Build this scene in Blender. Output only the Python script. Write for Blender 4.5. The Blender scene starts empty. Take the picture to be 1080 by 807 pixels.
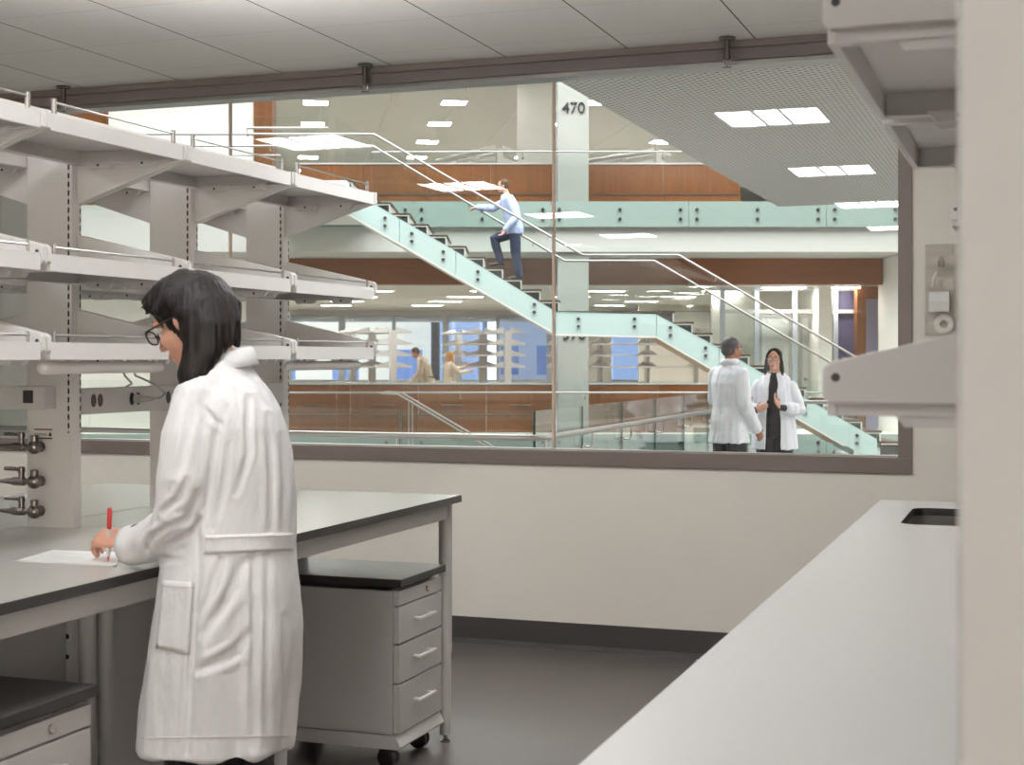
import bpy, bmesh, math, random
from mathutils import Vector, Matrix, noise
from mathutils.bvhtree import BVHTree

random.seed(7)
V = Vector
SC = bpy.context.scene
COL = SC.collection
TH = math.radians(19.70)          # the atrium stands turned by this angle to the laboratory
CT, ST = math.cos(TH), math.sin(TH)
FPX = 1561.0                      # focal length for the 1080 wide frame
HC = 1.40                         # camera height


def A2L(u, v, z=0.0):
    """atrium frame (u across, v away) to world"""
    return V((u * CT - v * ST, u * ST + v * CT, z))


def pu(px, v):
    return (px - 540.0) / FPX * v


def pz(py, v):
    return HC - (py - 378.0) / FPX * v


def pt(px, py, v):
    return V((pu(px, v), v, pz(py, v)))


# ------------------------------------------------------------------ scene tree
BASE = {}
ROOT = {}


def put(o, label=None, cat=None, group=None, kind=None):
    if label:
        o['label'] = label
    if cat:
        o['category'] = cat
    if group:
        o['group'] = group
    if kind:
        o['kind'] = kind
    return o


def place(o, base, frame):
    if frame == 'A':
        o.location = A2L(base[0], base[1], base[2])
        o.rotation_euler = (0, 0, TH)
    else:
        o.location = base


def thing(name, label, cat, base, frame='L', group=None):
    o = bpy.data.objects.new(name, None)
    o.empty_display_size = 0.05
    COL.objects.link(o)
    base = V(base)
    place(o, base, frame)
    BASE[o.name] = base
    put(o, label, cat, group)
    return o


def kids(o):
    return [c for c in bpy.data.objects if c.parent == o]


def copy_tree(o, parent=None):
    ch = list(o.children)
    c = o.copy()
    COL.objects.link(c)
    if parent:
        c.parent = parent
    for k in ch:
        copy_tree(k, c)
    return c


class MB:
    def __init__(s):
        s.v, s.f, s.m = [], [], []
        s.cur = 0

    def add(s, vs, fs):
        b = len(s.v)
        s.v.extend(V(p) for p in vs)
        for f in fs:
            s.f.append(tuple(b + i for i in f))
            s.m.append(s.cur)
        return s

    def box(s, x0, x1, y0, y1, z0, z1):
        if x0 > x1: x0, x1 = x1, x0
        if y0 > y1: y0, y1 = y1, y0
        if z0 > z1: z0, z1 = z1, z0
        return s.add([(x0, y0, z0), (x1, y0, z0), (x1, y1, z0), (x0, y1, z0),
                      (x0, y0, z1), (x1, y0, z1), (x1, y1, z1), (x0, y1, z1)],
                     [(0, 3, 2, 1), (4, 5, 6, 7), (0, 1, 5, 4), (1, 2, 6, 5), (2, 3, 7, 6), (3, 0, 4, 7)])

    def prism(s, poly, axis, a, b):
        """poly: 2d points; axis 'x','y','z' is the extrusion direction from a to b"""
        def mk(p, t):
            if axis == 'x': return (t, p[0], p[1])
            if axis == 'y': return (p[0], t, p[1])
            return (p[0], p[1], t)
        ar = sum(poly[i][0] * poly[(i + 1) % len(poly)][1] - poly[(i + 1) % len(poly)][0] * poly[i][1] for i in range(len(poly)))
        if (ar < 0) != (axis == 'y'):
            poly = poly[::-1]
        if a > b: a, b = b, a
        n = len(poly)
        vs = [mk(p, a) for p in poly] + [mk(p, b) for p in poly]
        fs = [tuple(range(n))[::-1], tuple(range(n, 2 * n))]
        fs += [(i, (i + 1) % n, n + (i + 1) % n, n + i) for i in range(n)]
        return s.add(vs, fs)

    def rings(s, rings, cap=True, closed=True):
        b = []
        n = len(rings[0])
        vs = [p for r in rings for p in r]
        fs = []
        for k in range(len(rings) - 1):
            for i in range(n if closed else n - 1):
                j = (i + 1) % n
                fs.append((k * n + i, k * n + j, (k + 1) * n + j, (k + 1) * n + i))
        if cap:
            fs.append(tuple(range(n))[::-1])
            fs.append(tuple(range((len(rings) - 1) * n, len(rings) * n)))
        return s.add(vs, fs)

    def tube(s, path, radii, n=12, ref=None, ratio=1.0, caps='flat'):
        path = [V(p) for p in path]
        if not hasattr(radii, '__len__'):
            radii = [radii] * len(path)
        rr = []
        tprev = None
        for i, p in enumerate(path):
            if i == 0: t = path[1] - p
            elif i == len(path) - 1: t = p - path[i - 1]
            else: t = (path[i + 1] - p).normalized() + (p - path[i - 1]).normalized()
            if t.length < 1e-9: t = V((0, 0, 1))
            t.normalize()
            if tprev is None:
                r0 = V(ref) if ref is not None else (V((0, 0, 1)) if abs(t.z) < .9 else V((1, 0, 0)))
            else:
                r0 = x
            x = r0 - t * r0.dot(t)
            if x.length < 1e-6:
                x = t.orthogonal()
            x.normalize()
            y = t.cross(x)
            tprev = t
            rr.append((p, x, y, t, radii[i]))
        rings = []

        def ring(p, x, y, r):
            return [p + x * (r * math.cos(2 * math.pi * k / n)) + y * (r * ratio * math.sin(2 * math.pi * k / n)) for k in range(n)]
        if caps == 'round':
            p, x, y, t, r = rr[0]
            for a in (80, 55, 28):
                a = math.radians(a)
                rings.append(ring(p - t * r * math.sin(a) * min(1, ratio), x, y, r * math.cos(a)))
        for p, x, y, t, r in rr:
            rings.append(ring(p, x, y, r))
        if caps == 'round':
            p, x, y, t, r = rr[-1]
            for a in (28, 55, 80):
                a = math.radians(a)
                rings.append(ring(p + t * r * math.sin(a) * min(1, ratio), x, y, r * math.cos(a)))
        return s.rings(rings)

    def cyl(s, p0, p1, r, r1=None, n=16):
        return s.tube([p0, p1], [r, r if r1 is None else r1], n=n)

    def ball(s, c, ax, n=16, m=10, rot=None):
        """ax: three radii or three axis vectors"""
        c = V(c)
        if not isinstance(ax[0], Vector):
            ax = [V((ax[0], 0, 0)), V((0, ax[1], 0)), V((0, 0, ax[2]))]
        rings = []
        for k in range(m + 1):
            a = -math.pi / 2 + math.pi * k / m
            ca, sa = max(math.cos(a), 0.02), math.sin(a)
            rings.append([c + ax[2] * sa + (ax[0] * math.cos(2 * math.pi * i / n) + ax[1] * math.sin(2 * math.pi * i / n)) * ca for i in range(n)])
        return s.rings(rings)

    def lathe(s, c, prof, axis=(0, 0, 1), n=20):
        """prof: (radius, height) along axis from c"""
        c = V(c); t = V(axis).normalized()
        x = t.orthogonal().normalized(); y = t.cross(x)
        return s.rings([[c + t * h + (x * math.cos(2 * math.pi * i / n) + y * math.sin(2 * math.pi * i / n)) * max(r, 1e-4) for i in range(n)] for r, h in prof])

    def mesh(s, name, base, bevel=0, seg=2):
        me = bpy.data.meshes.new(name)
        b = V(base)
        bm = bmesh.new()
        vs = [bm.verts.new(p - b) for p in s.v]
        for f, m in zip(s.f, s.m):
            try:
                fc = bm.faces.new([vs[i] for i in f])
                fc.material_index = m
            except ValueError:
                pass
        bmesh.ops.recalc_face_normals(bm, faces=bm.faces)
        if bevel:
            ed = [e for e in bm.edges if len(e.link_faces) == 2 and e.calc_face_angle(0) > 0.6]
            bmesh.ops.bevel(bm, geom=ed, offset=bevel, segments=seg, affect='EDGES', clamp_overlap=True, profile=0.6)
        bm.to_mesh(me)
        bm.free()
        return me

    def bounds(s):
        lo = V((min(p.x for p in s.v), min(p.y for p in s.v), min(p.z for p in s.v)))
        hi = V((max(p.x for p in s.v), max(p.y for p in s.v), max(p.z for p in s.v)))
        return lo, hi

    def build(s, name, mats, parent=None, label=None, cat=None, frame='L', group=None, kind=None, smooth=False, bevel=0, seg=2, base=None):
        if not isinstance(mats, (list, tuple)):
            mats = [mats]
        if parent is not None:
            r = parent
            while r.parent is not None:
                r = r.parent
            base = BASE[r.name]
        elif base is None:
            lo, hi = s.bounds()
            base = V(((lo.x + hi.x) / 2, (lo.y + hi.y) / 2, lo.z))
        me = s.mesh(name, base, bevel, seg)
        return link(name, me, mats, parent, label, cat, frame, group, kind, smooth, base)


def link(name, me, mats, parent=None, label=None, cat=None, frame='L', group=None, kind=None, smooth=False, base=(0, 0, 0)):
    if not isinstance(mats, (list, tuple)):
        mats = [mats]
    for m in mats:
        me.materials.append(m)
    if smooth:
        for p in me.polygons:
            p.use_smooth = True
        if smooth != 'all':
            try:
                me.set_sharp_from_angle(angle=math.radians(smooth if smooth is not True else 40))
            except Exception:
                pass
    o = bpy.data.objects.new(name, me)
    COL.objects.link(o)
    if parent is not None:
        o.parent = parent
    else:
        base = V(base)
        place(o, base, frame)
        BASE[o.name] = base
    return put(o, label, cat, group, kind)


def voxel(mb, size, smooth=3, fac=0.5):
    """one continuous surface out of overlapping closed shapes; coordinates stay absolute"""
    me = mb.mesh('tmp', (0, 0, 0))
    o = bpy.data.objects.new('tmp', me)
    COL.objects.link(o)
    m = o.modifiers.new('r', 'REMESH')
    m.mode = 'VOXEL'
    m.voxel_size = size
    if smooth:
        m2 = o.modifiers.new('s', 'SMOOTH')
        m2.factor = fac
        m2.iterations = smooth
    dg = bpy.context.evaluated_depsgraph_get()
    dg.update()
    res = bpy.data.meshes.new_from_object(o.evaluated_get(dg))
    bpy.data.objects.remove(o)
    bpy.data.meshes.remove(me)
    return res


def shift_mesh(me, base):
    me.transform(Matrix.Translation(-V(base)))
    return me


# ------------------------------------------------------------------ materials
def srgb(r, g, b):
    def c(x):
        x /= 255.0
        return x / 12.92 if x <= 0.04045 else ((x + 0.055) / 1.055) ** 2.4
    return (c(r), c(g), c(b), 1.0)


class NT:
    def __init__(s, name):
        s.mat = bpy.data.materials.new(name)
        s.mat.use_nodes = True
        s.t = s.mat.node_tree
        s.t.nodes.clear()
        s.out = s.n('ShaderNodeOutputMaterial')

    def n(s, typ, **kw):
        x = s.t.nodes.new(typ)
        for k, v in kw.items():
            setattr(x, k, v)
        return x

    def l(s, a, b):
        s.t.links.new(a, b)

    def math(s, op, a, b=None, clamp=False):
        x = s.n('ShaderNodeMath', operation=op, use_clamp=clamp)
        for i, q in enumerate((a, b)):
            if q is None: continue
            if isinstance(q, (int, float)): x.inputs[i].default_value = q
            else: s.l(q, x.inputs[i])
        return x.outputs[0]

    def mix(s, fac, a, b):
        x = s.n('ShaderNodeMix', data_type='RGBA')
        for i, q in ((0, fac), (6, a), (7, b)):
            if isinstance(q, (int, float, tuple)): x.inputs[i].default_value = q
            else: s.l(q, x.inputs[i])
        return x.outputs[2]

    def coord(s, scale=(1, 1, 1), rot=(0, 0, 0), loc=(0, 0, 0)):
        tc = s.n('ShaderNodeTexCoord')
        mp = s.n('ShaderNodeMapping')
        mp.inputs['Scale'].default_value = scale
        mp.inputs['Rotation'].default_value = rot
        mp.inputs['Location'].default_value = loc
        s.l(tc.outputs['Object'], mp.inputs[0])
        return mp.outputs[0]

    def noise(s, vec, scale, detail=3, rough=0.5):
        x = s.n('ShaderNodeTexNoise')
        x.inputs['Scale'].default_value = scale
        x.inputs['Detail'].default_value = detail
        x.inputs['Roughness'].default_value = rough
        s.l(vec, x.inputs['Vector'])
        return x.outputs[0]

    def bsdf(s, col, rough=0.5, metal=0, spec=0.5, sheen=0):
        b = s.n('ShaderNodeBsdfPrincipled')
        if isinstance(col, tuple): b.inputs['Base Color'].default_value = col
        else: s.l(col, b.inputs['Base Color'])
        if isinstance(rough, (int, float)): b.inputs['Roughness'].default_value = rough
        else: s.l(rough, b.inputs['Roughness'])
        b.inputs['Metallic'].default_value = metal
        b.inputs['Specular IOR Level'].default_value = spec
        if sheen: b.inputs['Sheen Weight'].default_value = sheen
        s.l(b.outputs[0], s.out.inputs[0])
        s.b = b
        return b

    def bump(s, h, strength=0.2, dist=0.002):
        x = s.n('ShaderNodeBump')
        x.inputs['Strength'].default_value = strength
        x.inputs['Distance'].default_value = dist
        s.l(h, x.inputs['Height'])
        s.l(x.outputs[0], s.b.inputs['Normal'])


def plain(name, rgb, rough=0.5, metal=0, var=0.04, scale=6, spec=0.5, bump=0.0, bscale=400):
    m = NT(name)
    c = srgb(*rgb)
    vec = m.coord()
    nz = m.noise(vec, scale)
    d = tuple(max(0, x * (1 - var)) for x in c[:3]) + (1,)
    e = tuple(min(1, x * (1 + var)) for x in c[:3]) + (1,)
    m.bsdf(m.mix(nz, d, e), rough, metal, spec)
    if bump:
        m.bump(m.noise(vec, bscale), bump, 0.001)
    return m.mat


def fract_lt(m, sock, period, duty, off=0.0):
    a = m.math('ADD', sock, off)
    a = m.math('DIVIDE', a, period)
    a = m.math('FRACT', a)
    return m.math('LESS_THAN', a, duty)


def mat_ceiling():
    m = NT('mineral ceiling tile')
    tc = m.n('ShaderNodeTexCoord')
    sp = m.n('ShaderNodeSeparateXYZ')
    m.l(tc.outputs['Object'], sp.inputs[0])
    gx = fract_lt(m, sp.outputs[0], 0.61, 0.011, 3.684 + 6.1)
    gy = fract_lt(m, sp.outputs[1], 0.61, 0.005, -5.29 + 12.2)
    gy = m.math('MULTIPLY', gy, 0.55)
    g = m.math('MAXIMUM', gx, gy)
    nz = m.noise(tc.outputs['Object'], 3)
    base = m.mix(nz, srgb(226, 220, 214), srgb(232, 227, 221))
    m.bsdf(m.mix(g, base, srgb(90, 78, 68)), 0.85, spec=0.2)
    m.bump(m.noise(tc.outputs['Object'], 260), 0.15, 0.001)
    return m.mat


def mat_perforated():
    m = NT('perforated metal ceiling')
    tc = m.n('ShaderNodeTexCoord')
    sp = m.n('ShaderNodeSeparateXYZ')
    m.l(tc.outputs['Object'], sp.inputs[0])
    p = 0.075
    a = m.math('MULTIPLY', m.math('SINE', m.math('MULTIPLY', sp.outputs[0], 2 * math.pi / p)), m.math('SINE', m.math('MULTIPLY', sp.outputs[1], 2 * math.pi / p)))
    h = m.math('GREATER_THAN', a, 0.35)
    m.bsdf(m.mix(h, srgb(204, 199, 195), srgb(120, 116, 113)), 0.7, spec=0.2)
    return m.mat


def mat_wood(name, c1, c2, axis='z', scale=1.0):
    m = NT(name)
    sc = {'z': (9 * scale, 9 * scale, 0.5 * scale), 'x': (0.5 * scale, 9 * scale, 9 * scale)}[axis]
    vec = m.coord(sc)
    n1 = m.noise(vec, 2.2, 6, 0.65)
    vec2 = m.coord()
    n2 = m.noise(vec2, 0.9, 2)
    f = m.math('ADD', m.math('MULTIPLY', n1, 1.1), m.math('MULTIPLY', n2, 0.5))
    f = m.math('SUBTRACT', f, 0.35, clamp=True)
    m.bsdf(m.mix(f, srgb(*c1), srgb(*c2)), 0.4, spec=0.35)
    return m.mat


def mat_glass(name, tint, r0=0.04, rough=0.0):
    m = NT(name)
    tr = m.n('ShaderNodeBsdfTransparent')
    tr.inputs[0].default_value = tint + (1,)
    gl = m.n('ShaderNodeBsdfGlossy')
    gl.inputs[0].default_value = (1, 1, 1, 1)
    gl.inputs['Roughness'].default_value = rough
    lw = m.n('ShaderNodeLayerWeight')
    lw.inputs[0].default_value = 0.5
    f5 = m.math('POWER', lw.outputs['Facing'], 5.0)
    fr = m.math('ADD', m.math('MULTIPLY', f5, 1 - r0), r0, clamp=True)
    mx = m.n('ShaderNodeMixShader')
    m.l(fr, mx.inputs[0]); m.l(tr.outputs[0], mx.inputs[1]); m.l(gl.outputs[0], mx.inputs[2])
    m.l(mx.outputs[0], m.out.inputs[0])
    return m.mat


def mat_emit(name, rgb, strength):
    m = NT(name)
    e = m.n('ShaderNodeEmission')
    e.inputs[0].default_value = rgb + (1,)
    e.inputs[1].default_value = strength
    m.l(e.outputs[0], m.out.inputs[0])
    return m.mat


def mat_slots():
    m = NT('slotted steel strip')
    tc = m.n('ShaderNodeTexCoord')
    sp = m.n('ShaderNodeSeparateXYZ')
    m.l(tc.outputs['Object'], sp.inputs[0])
    g = fract_lt(m, sp.outputs[2], 0.0254, 0.6)
    m.bsdf(m.mix(g, srgb(205, 200, 194), srgb(38, 34, 32)), 0.5, spec=0.3)
    return m.mat


def mat_cloth(name, rgb, bump=0.25, scale=900, rough=0.85, wr=0.0, wscale=(14, 14, 5)):
    m = NT(name)
    c = srgb(*rgb)
    vec = m.coord()
    nz = m.noise(vec, 7)
    d = tuple(x * 0.95 for x in c[:3]) + (1,)
    m.bsdf(m.mix(nz, d, c), rough, spec=0.2, sheen=0.15)
    w = m.noise(vec, scale, 1)
    if wr:
        v2 = m.coord(wscale)
        w2 = m.noise(v2, 2.0, 4, 0.55)
        w = m.math('ADD', m.math('MULTIPLY', w, 0.04), m.math('MULTIPLY', w2, wr))
        m.bump(w, 0.5, 0.03)
    else:
        m.bump(w, bump, 0.001)
    return m.mat


def mat_hair(name, c1, c2):
    m = NT(name)
    vec = m.coord((90, 90, 4))
    nz = m.noise(vec, 2.0, 4, 0.6)
    m.bsdf(m.mix(nz, srgb(*c1), srgb(*c2)), 0.42, spec=0.28)
    m.bump(nz, 0.55, 0.004)
    return m.mat


def mat_skin(name, rgb):
    m = NT(name)
    c = srgb(*rgb)
    vec = m.coord()
    nz = m.noise(vec, 22, 3)
    d = (c[0] * 0.88, c[1] * 0.8, c[2] * 0.78, 1)
    b = m.bsdf(m.mix(nz, d, c), 0.5, spec=0.35)
    b.inputs['Subsurface Weight'].default_value = 0.12
    b.inputs['Subsurface Radius'].default_value = (0.012, 0.005, 0.003)
    b.inputs['Subsurface Scale'].default_value = 0.5
    m.bump(m.noise(vec, 300), 0.1, 0.0006)
    return m.mat


def mat_facade(name, wall, win, pw, ph, wx, wz):
    """a city front: rows of windows"""
    m = NT(name)
    tc = m.n('ShaderNodeTexCoord')
    sp = m.n('ShaderNodeSeparateXYZ')
    m.l(tc.outputs['Object'], sp.inputs[0])
    a = fract_lt(m, sp.outputs[0], pw, wx, 200.0)
    b = fract_lt(m, sp.outputs[2], ph, wz, 200.0)
    g = m.math('MULTIPLY', a, b)
    m.bsdf(m.mix(g, srgb(*wall), srgb(*win)), 0.6)
    return m.mat


M = {}
M['paint'] = plain('white powder coated steel', (226, 222, 218), 0.42, var=0.02)
M['paint_grey'] = plain('light grey powder coated steel', (190, 186, 183), 0.45, var=0.02)
M['wall'] = plain('cream wall paint', (240, 234, 223), 0.8, var=0.015, spec=0.2)
M['wall_grey'] = plain('grey wall paint', (74, 72, 70), 0.85)
M['wall_white'] = plain('white wall paint', (232, 230, 222), 0.8, var=0.015, spec=0.2)
M['ceiling'] = mat_ceiling()
M['perf'] = mat_perforated()
M['floor'] = plain('dark grey sheet vinyl', (98, 91, 88), 0.32, var=0.12, scale=60)
M['base'] = plain('dark rubber base', (62, 57, 55), 0.45, var=0.05)
M['partition'] = plain('pale grey partition paint', (178, 175, 173), 0.6, var=0.02)
M['floor_lobby'] = plain('pale terrazzo', (176, 176, 170), 0.35, var=0.1, scale=50)
M['worktop'] = plain('pale grey laminate', (190, 186, 180), 0.2, var=0.02, scale=30, spec=0.65)
M['counter'] = plain('brightened counter laminate', (206, 203, 200), 0.3, var=0.02, scale=30)  # lighter copy of the worktop tone, reflected light put into the colour
M['tan_soffit'] = plain('tan soffit', (206, 176, 142), 0.6, var=0.03)
M['edge'] = plain('black phenolic edge', (44, 40, 38), 0.45, var=0.05)
M['darktop'] = plain('dark pedestal top', (96, 92, 88), 0.3, var=0.05)
M['bronze'] = plain('taupe aluminium frame', (118, 107, 100), 0.45, var=0.03)
M['bronze_dark'] = plain('dark taupe header', (112, 102, 99), 0.5, var=0.03)
M['black'] = plain('black plastic', (22, 20, 20), 0.4, var=0.1)
M['maroon'] = plain('dark red plastic', (70, 32, 34), 0.4, var=0.1)
M['grey_plastic'] = plain('grey plastic', (150, 146, 141), 0.45, var=0.05)
M['white_plastic'] = plain('white plastic', (228, 224, 217), 0.4, var=0.02)
M['chrome'] = plain('chrome', (205, 200, 195), 0.16, metal=1, var=0.03)
M['steel'] = plain('brushed steel', (172, 168, 164), 0.34, metal=1, var=0.08, scale=40)
M['gunmetal'] = plain('dark nickel', (112, 105, 101), 0.28, metal=1, var=0.1)
M['wood'] = mat_wood('brown walnut veneer', (84, 44, 16), (150, 92, 40))
M['wood_h'] = mat_wood('brown walnut soffit', (104, 60, 34), (158, 98, 58), 'x')
M['wood_tread'] = plain('brown tread', (84, 62, 46), 0.5, var=0.15)
M['aqua'] = plain('aqua back painted glass', (192, 212, 206), 0.12, var=0.02)
M['aqua_deep'] = plain('teal back painted glass', (142, 158, 150), 0.14, var=0.06, scale=1.2)
M['glass_win'] = mat_glass('window glass', (0.985, 0.995, 0.99), 0.045)
M['glass_rail'] = mat_glass('guard glass', (0.97, 0.988, 0.983), 0.03)
M['glass_edge_dark'] = plain('dark glass edge', (62, 88, 84), 0.2, var=0.05)
M['glass_edge'] = plain('glass edge', (190, 226, 218), 0.2, var=0.05)
M['silicone'] = plain('tan glazing joint', (214, 190, 170), 0.5)
M['acrylic'] = mat_glass('clear acrylic', (0.965, 0.965, 0.96), 0.05, 0.05)
M['concrete'] = plain('grey concrete', (128, 124, 116), 0.85, var=0.2, scale=5)
M['column'] = plain('grey green column paint', (164, 164, 156), 0.3, var=0.1, scale=3)
M['lamp'] = mat_emit('lit diffuser', (0.95, 0.972, 1.0), 24.0)
M['lamp_at'] = mat_emit('lit diffuser in the atrium', (1.0, 0.98, 0.95), 34.0)
M['fill_up'] = mat_emit('lit uplight diffuser', (0.95, 0.972, 1.0), 66.0)  # glow of the strip added above the left shelving
M['fill_up_bright'] = mat_emit('bright lit uplight diffuser', (0.95, 0.972, 1.0), 95.0)  # stronger glow of the strip added above the right shelving
M['led'] = mat_emit('lit led strip', (1.0, 0.90, 0.76), 5.0)
M['slots'] = mat_slots()
M['paper'] = plain('white paper', (238, 236, 232), 0.8, var=0.02)
M['red'] = plain('red plastic', (196, 54, 50), 0.35)
M['coat'] = mat_cloth('white cotton', (238, 235, 234), wr=0.34, wscale=(18, 18, 7))
M['coat2'] = mat_cloth('white cotton poplin', (242, 243, 250), wr=0.45, wscale=(20, 20, 8))
M['tan'] = mat_cloth('beige cotton', (212, 196, 170), wr=0.25)
M['cream'] = mat_cloth('cream knit', (232, 216, 196), wr=0.2)
M['shirt'] = mat_cloth('pale blue shirt', (190, 204, 240), wr=0.3)
M['jeans'] = mat_cloth('dark blue denim', (52, 60, 84))
M['dark'] = mat_cloth('black cloth', (26, 25, 29))
M['navy'] = mat_cloth('dark navy cloth', (34, 36, 48))
M['skin'] = mat_skin('skin light', (208, 160, 138))
M['skin2'] = mat_skin('skin tan', (170, 116, 92))
M['skin3'] = mat_skin('skin fair', (226, 176, 152))
M['hair'] = mat_hair('black brown hair', (9, 7, 6), (30, 19, 15))
M['hair_grey'] = mat_hair('short dark grey hair', (40, 38, 42), (92, 88, 94))
M['hair_brown'] = mat_hair('brown hair', (52, 36, 28), (100, 70, 52))
M['hair_blond'] = mat_hair('blond hair', (150, 104, 52), (214, 168, 104))
M['lens'] = mat_glass('spectacle lens', (0.96, 0.96, 0.96), 0.06)
M['shoe'] = plain('dark shoe leather', (34, 30, 28), 0.4)
M['eye'] = plain('eye', (225, 220, 214), 0.2)
M['city_cream'] = mat_facade('cream city facade', (246, 238, 220), (120, 150, 205), 3.6, 3.4, 0.42, 0.5)
M['city_blue'] = mat_facade('blue glass tower', (148, 170, 208), (190, 206, 234), 1.5, 3.6, 0.12, 0.9)
M['city_white'] = mat_facade('pale city facade', (236, 240, 246), (150, 178, 222), 2.2, 3.2, 0.5, 0.55)
M['city_ground'] = plain('street asphalt', (150, 152, 156), 0.9)
M['lilac'] = plain('lilac wall panel', (196, 192, 222), 0.7)
M['plum'] = plain('dark plum panel', (88, 80, 112), 0.5)
M['fascia'] = plain('warm white fascia paint', (192, 191, 184), 0.8, var=0.01)
M['shade'] = plain('grey ceiling paint', (220, 216, 206), 0.85)
# ================================================================== LABORATORY (world axes)
YW, YG, ZC = 6.81, 6.90, 2.87
SILL, HEAD = 0.955, 2.755
WXR = -0.605                      # right jamb of the glass


def shell():
    MB().box(-7.2, 2.6, -6.2, YW, -0.12, 0).build('floor', M['floor'], kind='structure', base=(0, 0, 0))
    MB().box(-7.2, 2.6, -6.2, YW + 0.25, ZC, ZC + 0.3).build('ceiling', M['ceiling'], kind='structure', base=(0, 0, 0))
    w = MB()
    w.box(-7.2, 2.6, YW, YW + 0.22, 0, 0.884)
    w.box(WXR + 0.061, 2.6, YW, YW + 0.22, 0.884, ZC)
    w.box(-7.2, -6.9, YW, YW + 0.22, 0.884, ZC)
    w.build('wall_back', M['wall'], kind='structure')
    MB().box(-7.4, -7.2, -6.2, YW + 0.22, 0, ZC).build('wall_left', M['wall'], kind='structure')
    MB().box(2.6, 2.8, -6.2, YW + 0.22, 0, ZC).build('wall_right', M['wall'], kind='structure')
    MB().box(-7.2, 2.6, -6.4, -6.2, 0, ZC).build('wall_front', M['wall'], kind='structure')
    # end of the partition the photographer stands beside
    MB().box(-0.0445, 2.6, 0.86, 0.97, 0, ZC).build('wall_partition', M['partition'], kind='structure', bevel=0.004)
    b = MB()
    b.prism([(YW, 0.0), (YW - 0.035, 0.0), (YW - 0.012, 0.022), (YW - 0.006, 0.125), (YW, 0.125)], 'x', -7.2, 2.6)
    b.build('baseboard_back', M['base'], kind='structure')
    sw = MB()
    for a in (-6.05, -2.6):
        sw.box(2.56, 2.599, a, a + 0.05, 0.8, 2.7)
    for z in (0.8, 2.65):
        sw.box(2.56, 2.599, -6.0, -2.6, z, z + 0.05)
    sw.build('added_fill_frame', M['bronze'], kind='structure')  # unseen frame added around the side fill lamp
    # window frame
    f = MB()
    f.box(-6.9, WXR + 0.061, YW - 0.012, YG + 0.06, 0.884, SILL)
    f.box(WXR, WXR + 0.061, YW - 0.012, YG + 0.06, SILL, HEAD + 0.03)
    f.box(-6.96, -6.9, YW - 0.012, YG + 0.06, 0.884, HEAD + 0.03)
    fr = f.build('window_1', M['bronze'], kind='structure', bevel=0.003)
    s = MB()
    s.box(-6.9, WXR, YW + 0.02, YG - 0.008, SILL, SILL + 0.006)
    s.build('window_sill', M['steel'], fr)
    xs = [-6.9, -5.87, -4.06, -2.253, WXR]
    for i in range(4):
        g = MB()
        g.box(xs[i] + 0.006, xs[i + 1] - 0.006, YG - 0.006, YG + 0.006, SILL, HEAD + 0.02)
        g.build('window_pane', M['glass_win'], fr)
        if i:
            j = MB()
            j.box(xs[i] - 0.006, xs[i] + 0.006, YG - 0.009, YG + 0.009, SILL, HEAD)
            j.build('glazing_joint', M['silicone'], fr)
    h = MB()
    h.box(-7.2, WXR + 0.061, YW - 0.02, YG + 0.06, HEAD + 0.028, ZC - 0.035)
    h.build('trim_1', M['bronze_dark'], kind='structure', bevel=0.002)
    h = MB()
    h.box(-7.2, WXR + 0.061, YW - 0.028, YG + 0.06, ZC - 0.034, ZC)
    h.build('trim_2', M['bronze'], kind='structure')
    h = MB()
    h.box(-7.2, WXR + 0.0, YW + 0.015, YG + 0.05, HEAD + 0.008, HEAD + 0.0275)
    h.build('trim_3', M['steel'], kind='structure')


def lab_lights():
    ords = {4.85: 'nearest the window wall', 2.15: 'second from the window wall', -0.53: 'third from the window wall', -3.2: 'fourth from the window wall'}
    rows = {-1.53: 'over the aisle', -4.62: 'beyond the left bench'}
    proto = None
    for x in rows:
        for y in ords:
            lab = 'square ceiling light with three lit strips ' + rows[x] + ', ' + ords[y]
            if proto is None:
                t = thing('ceiling_light', lab, 'ceiling light', (x, y, ZC - 0.02), 'L', 'recessed laboratory ceiling lights')
                f = MB()
                for a in (-0.325, 0.305):
                    f.box(x + a, x + a + 0.02, y - 0.325, y + 0.325, ZC - 0.02, ZC - 0.001)
                for a in (-0.325, 0.305):
                    f.box(x - 0.305, x + 0.305, y + a, y + a + 0.02, ZC - 0.02, ZC - 0.001)
                for a in (-0.085, 0.073):
                    f.box(x + a, x + a + 0.012, y - 0.305, y + 0.305, ZC - 0.019, ZC - 0.001)
                f.build('frame', M['white_plastic'], t)
                for a, c in ((-0.305, -0.085), (-0.073, 0.073), (0.085, 0.305)):
                    MB().box(x + a, x + c, y - 0.305, y + 0.305, ZC - 0.012, ZC - 0.002).build('diffuser', M['lamp'], t)
                proto = t
            else:
                c = copy_tree(proto)
                c.location = (x, y, ZC - 0.02)
                c['label'] = lab


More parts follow.
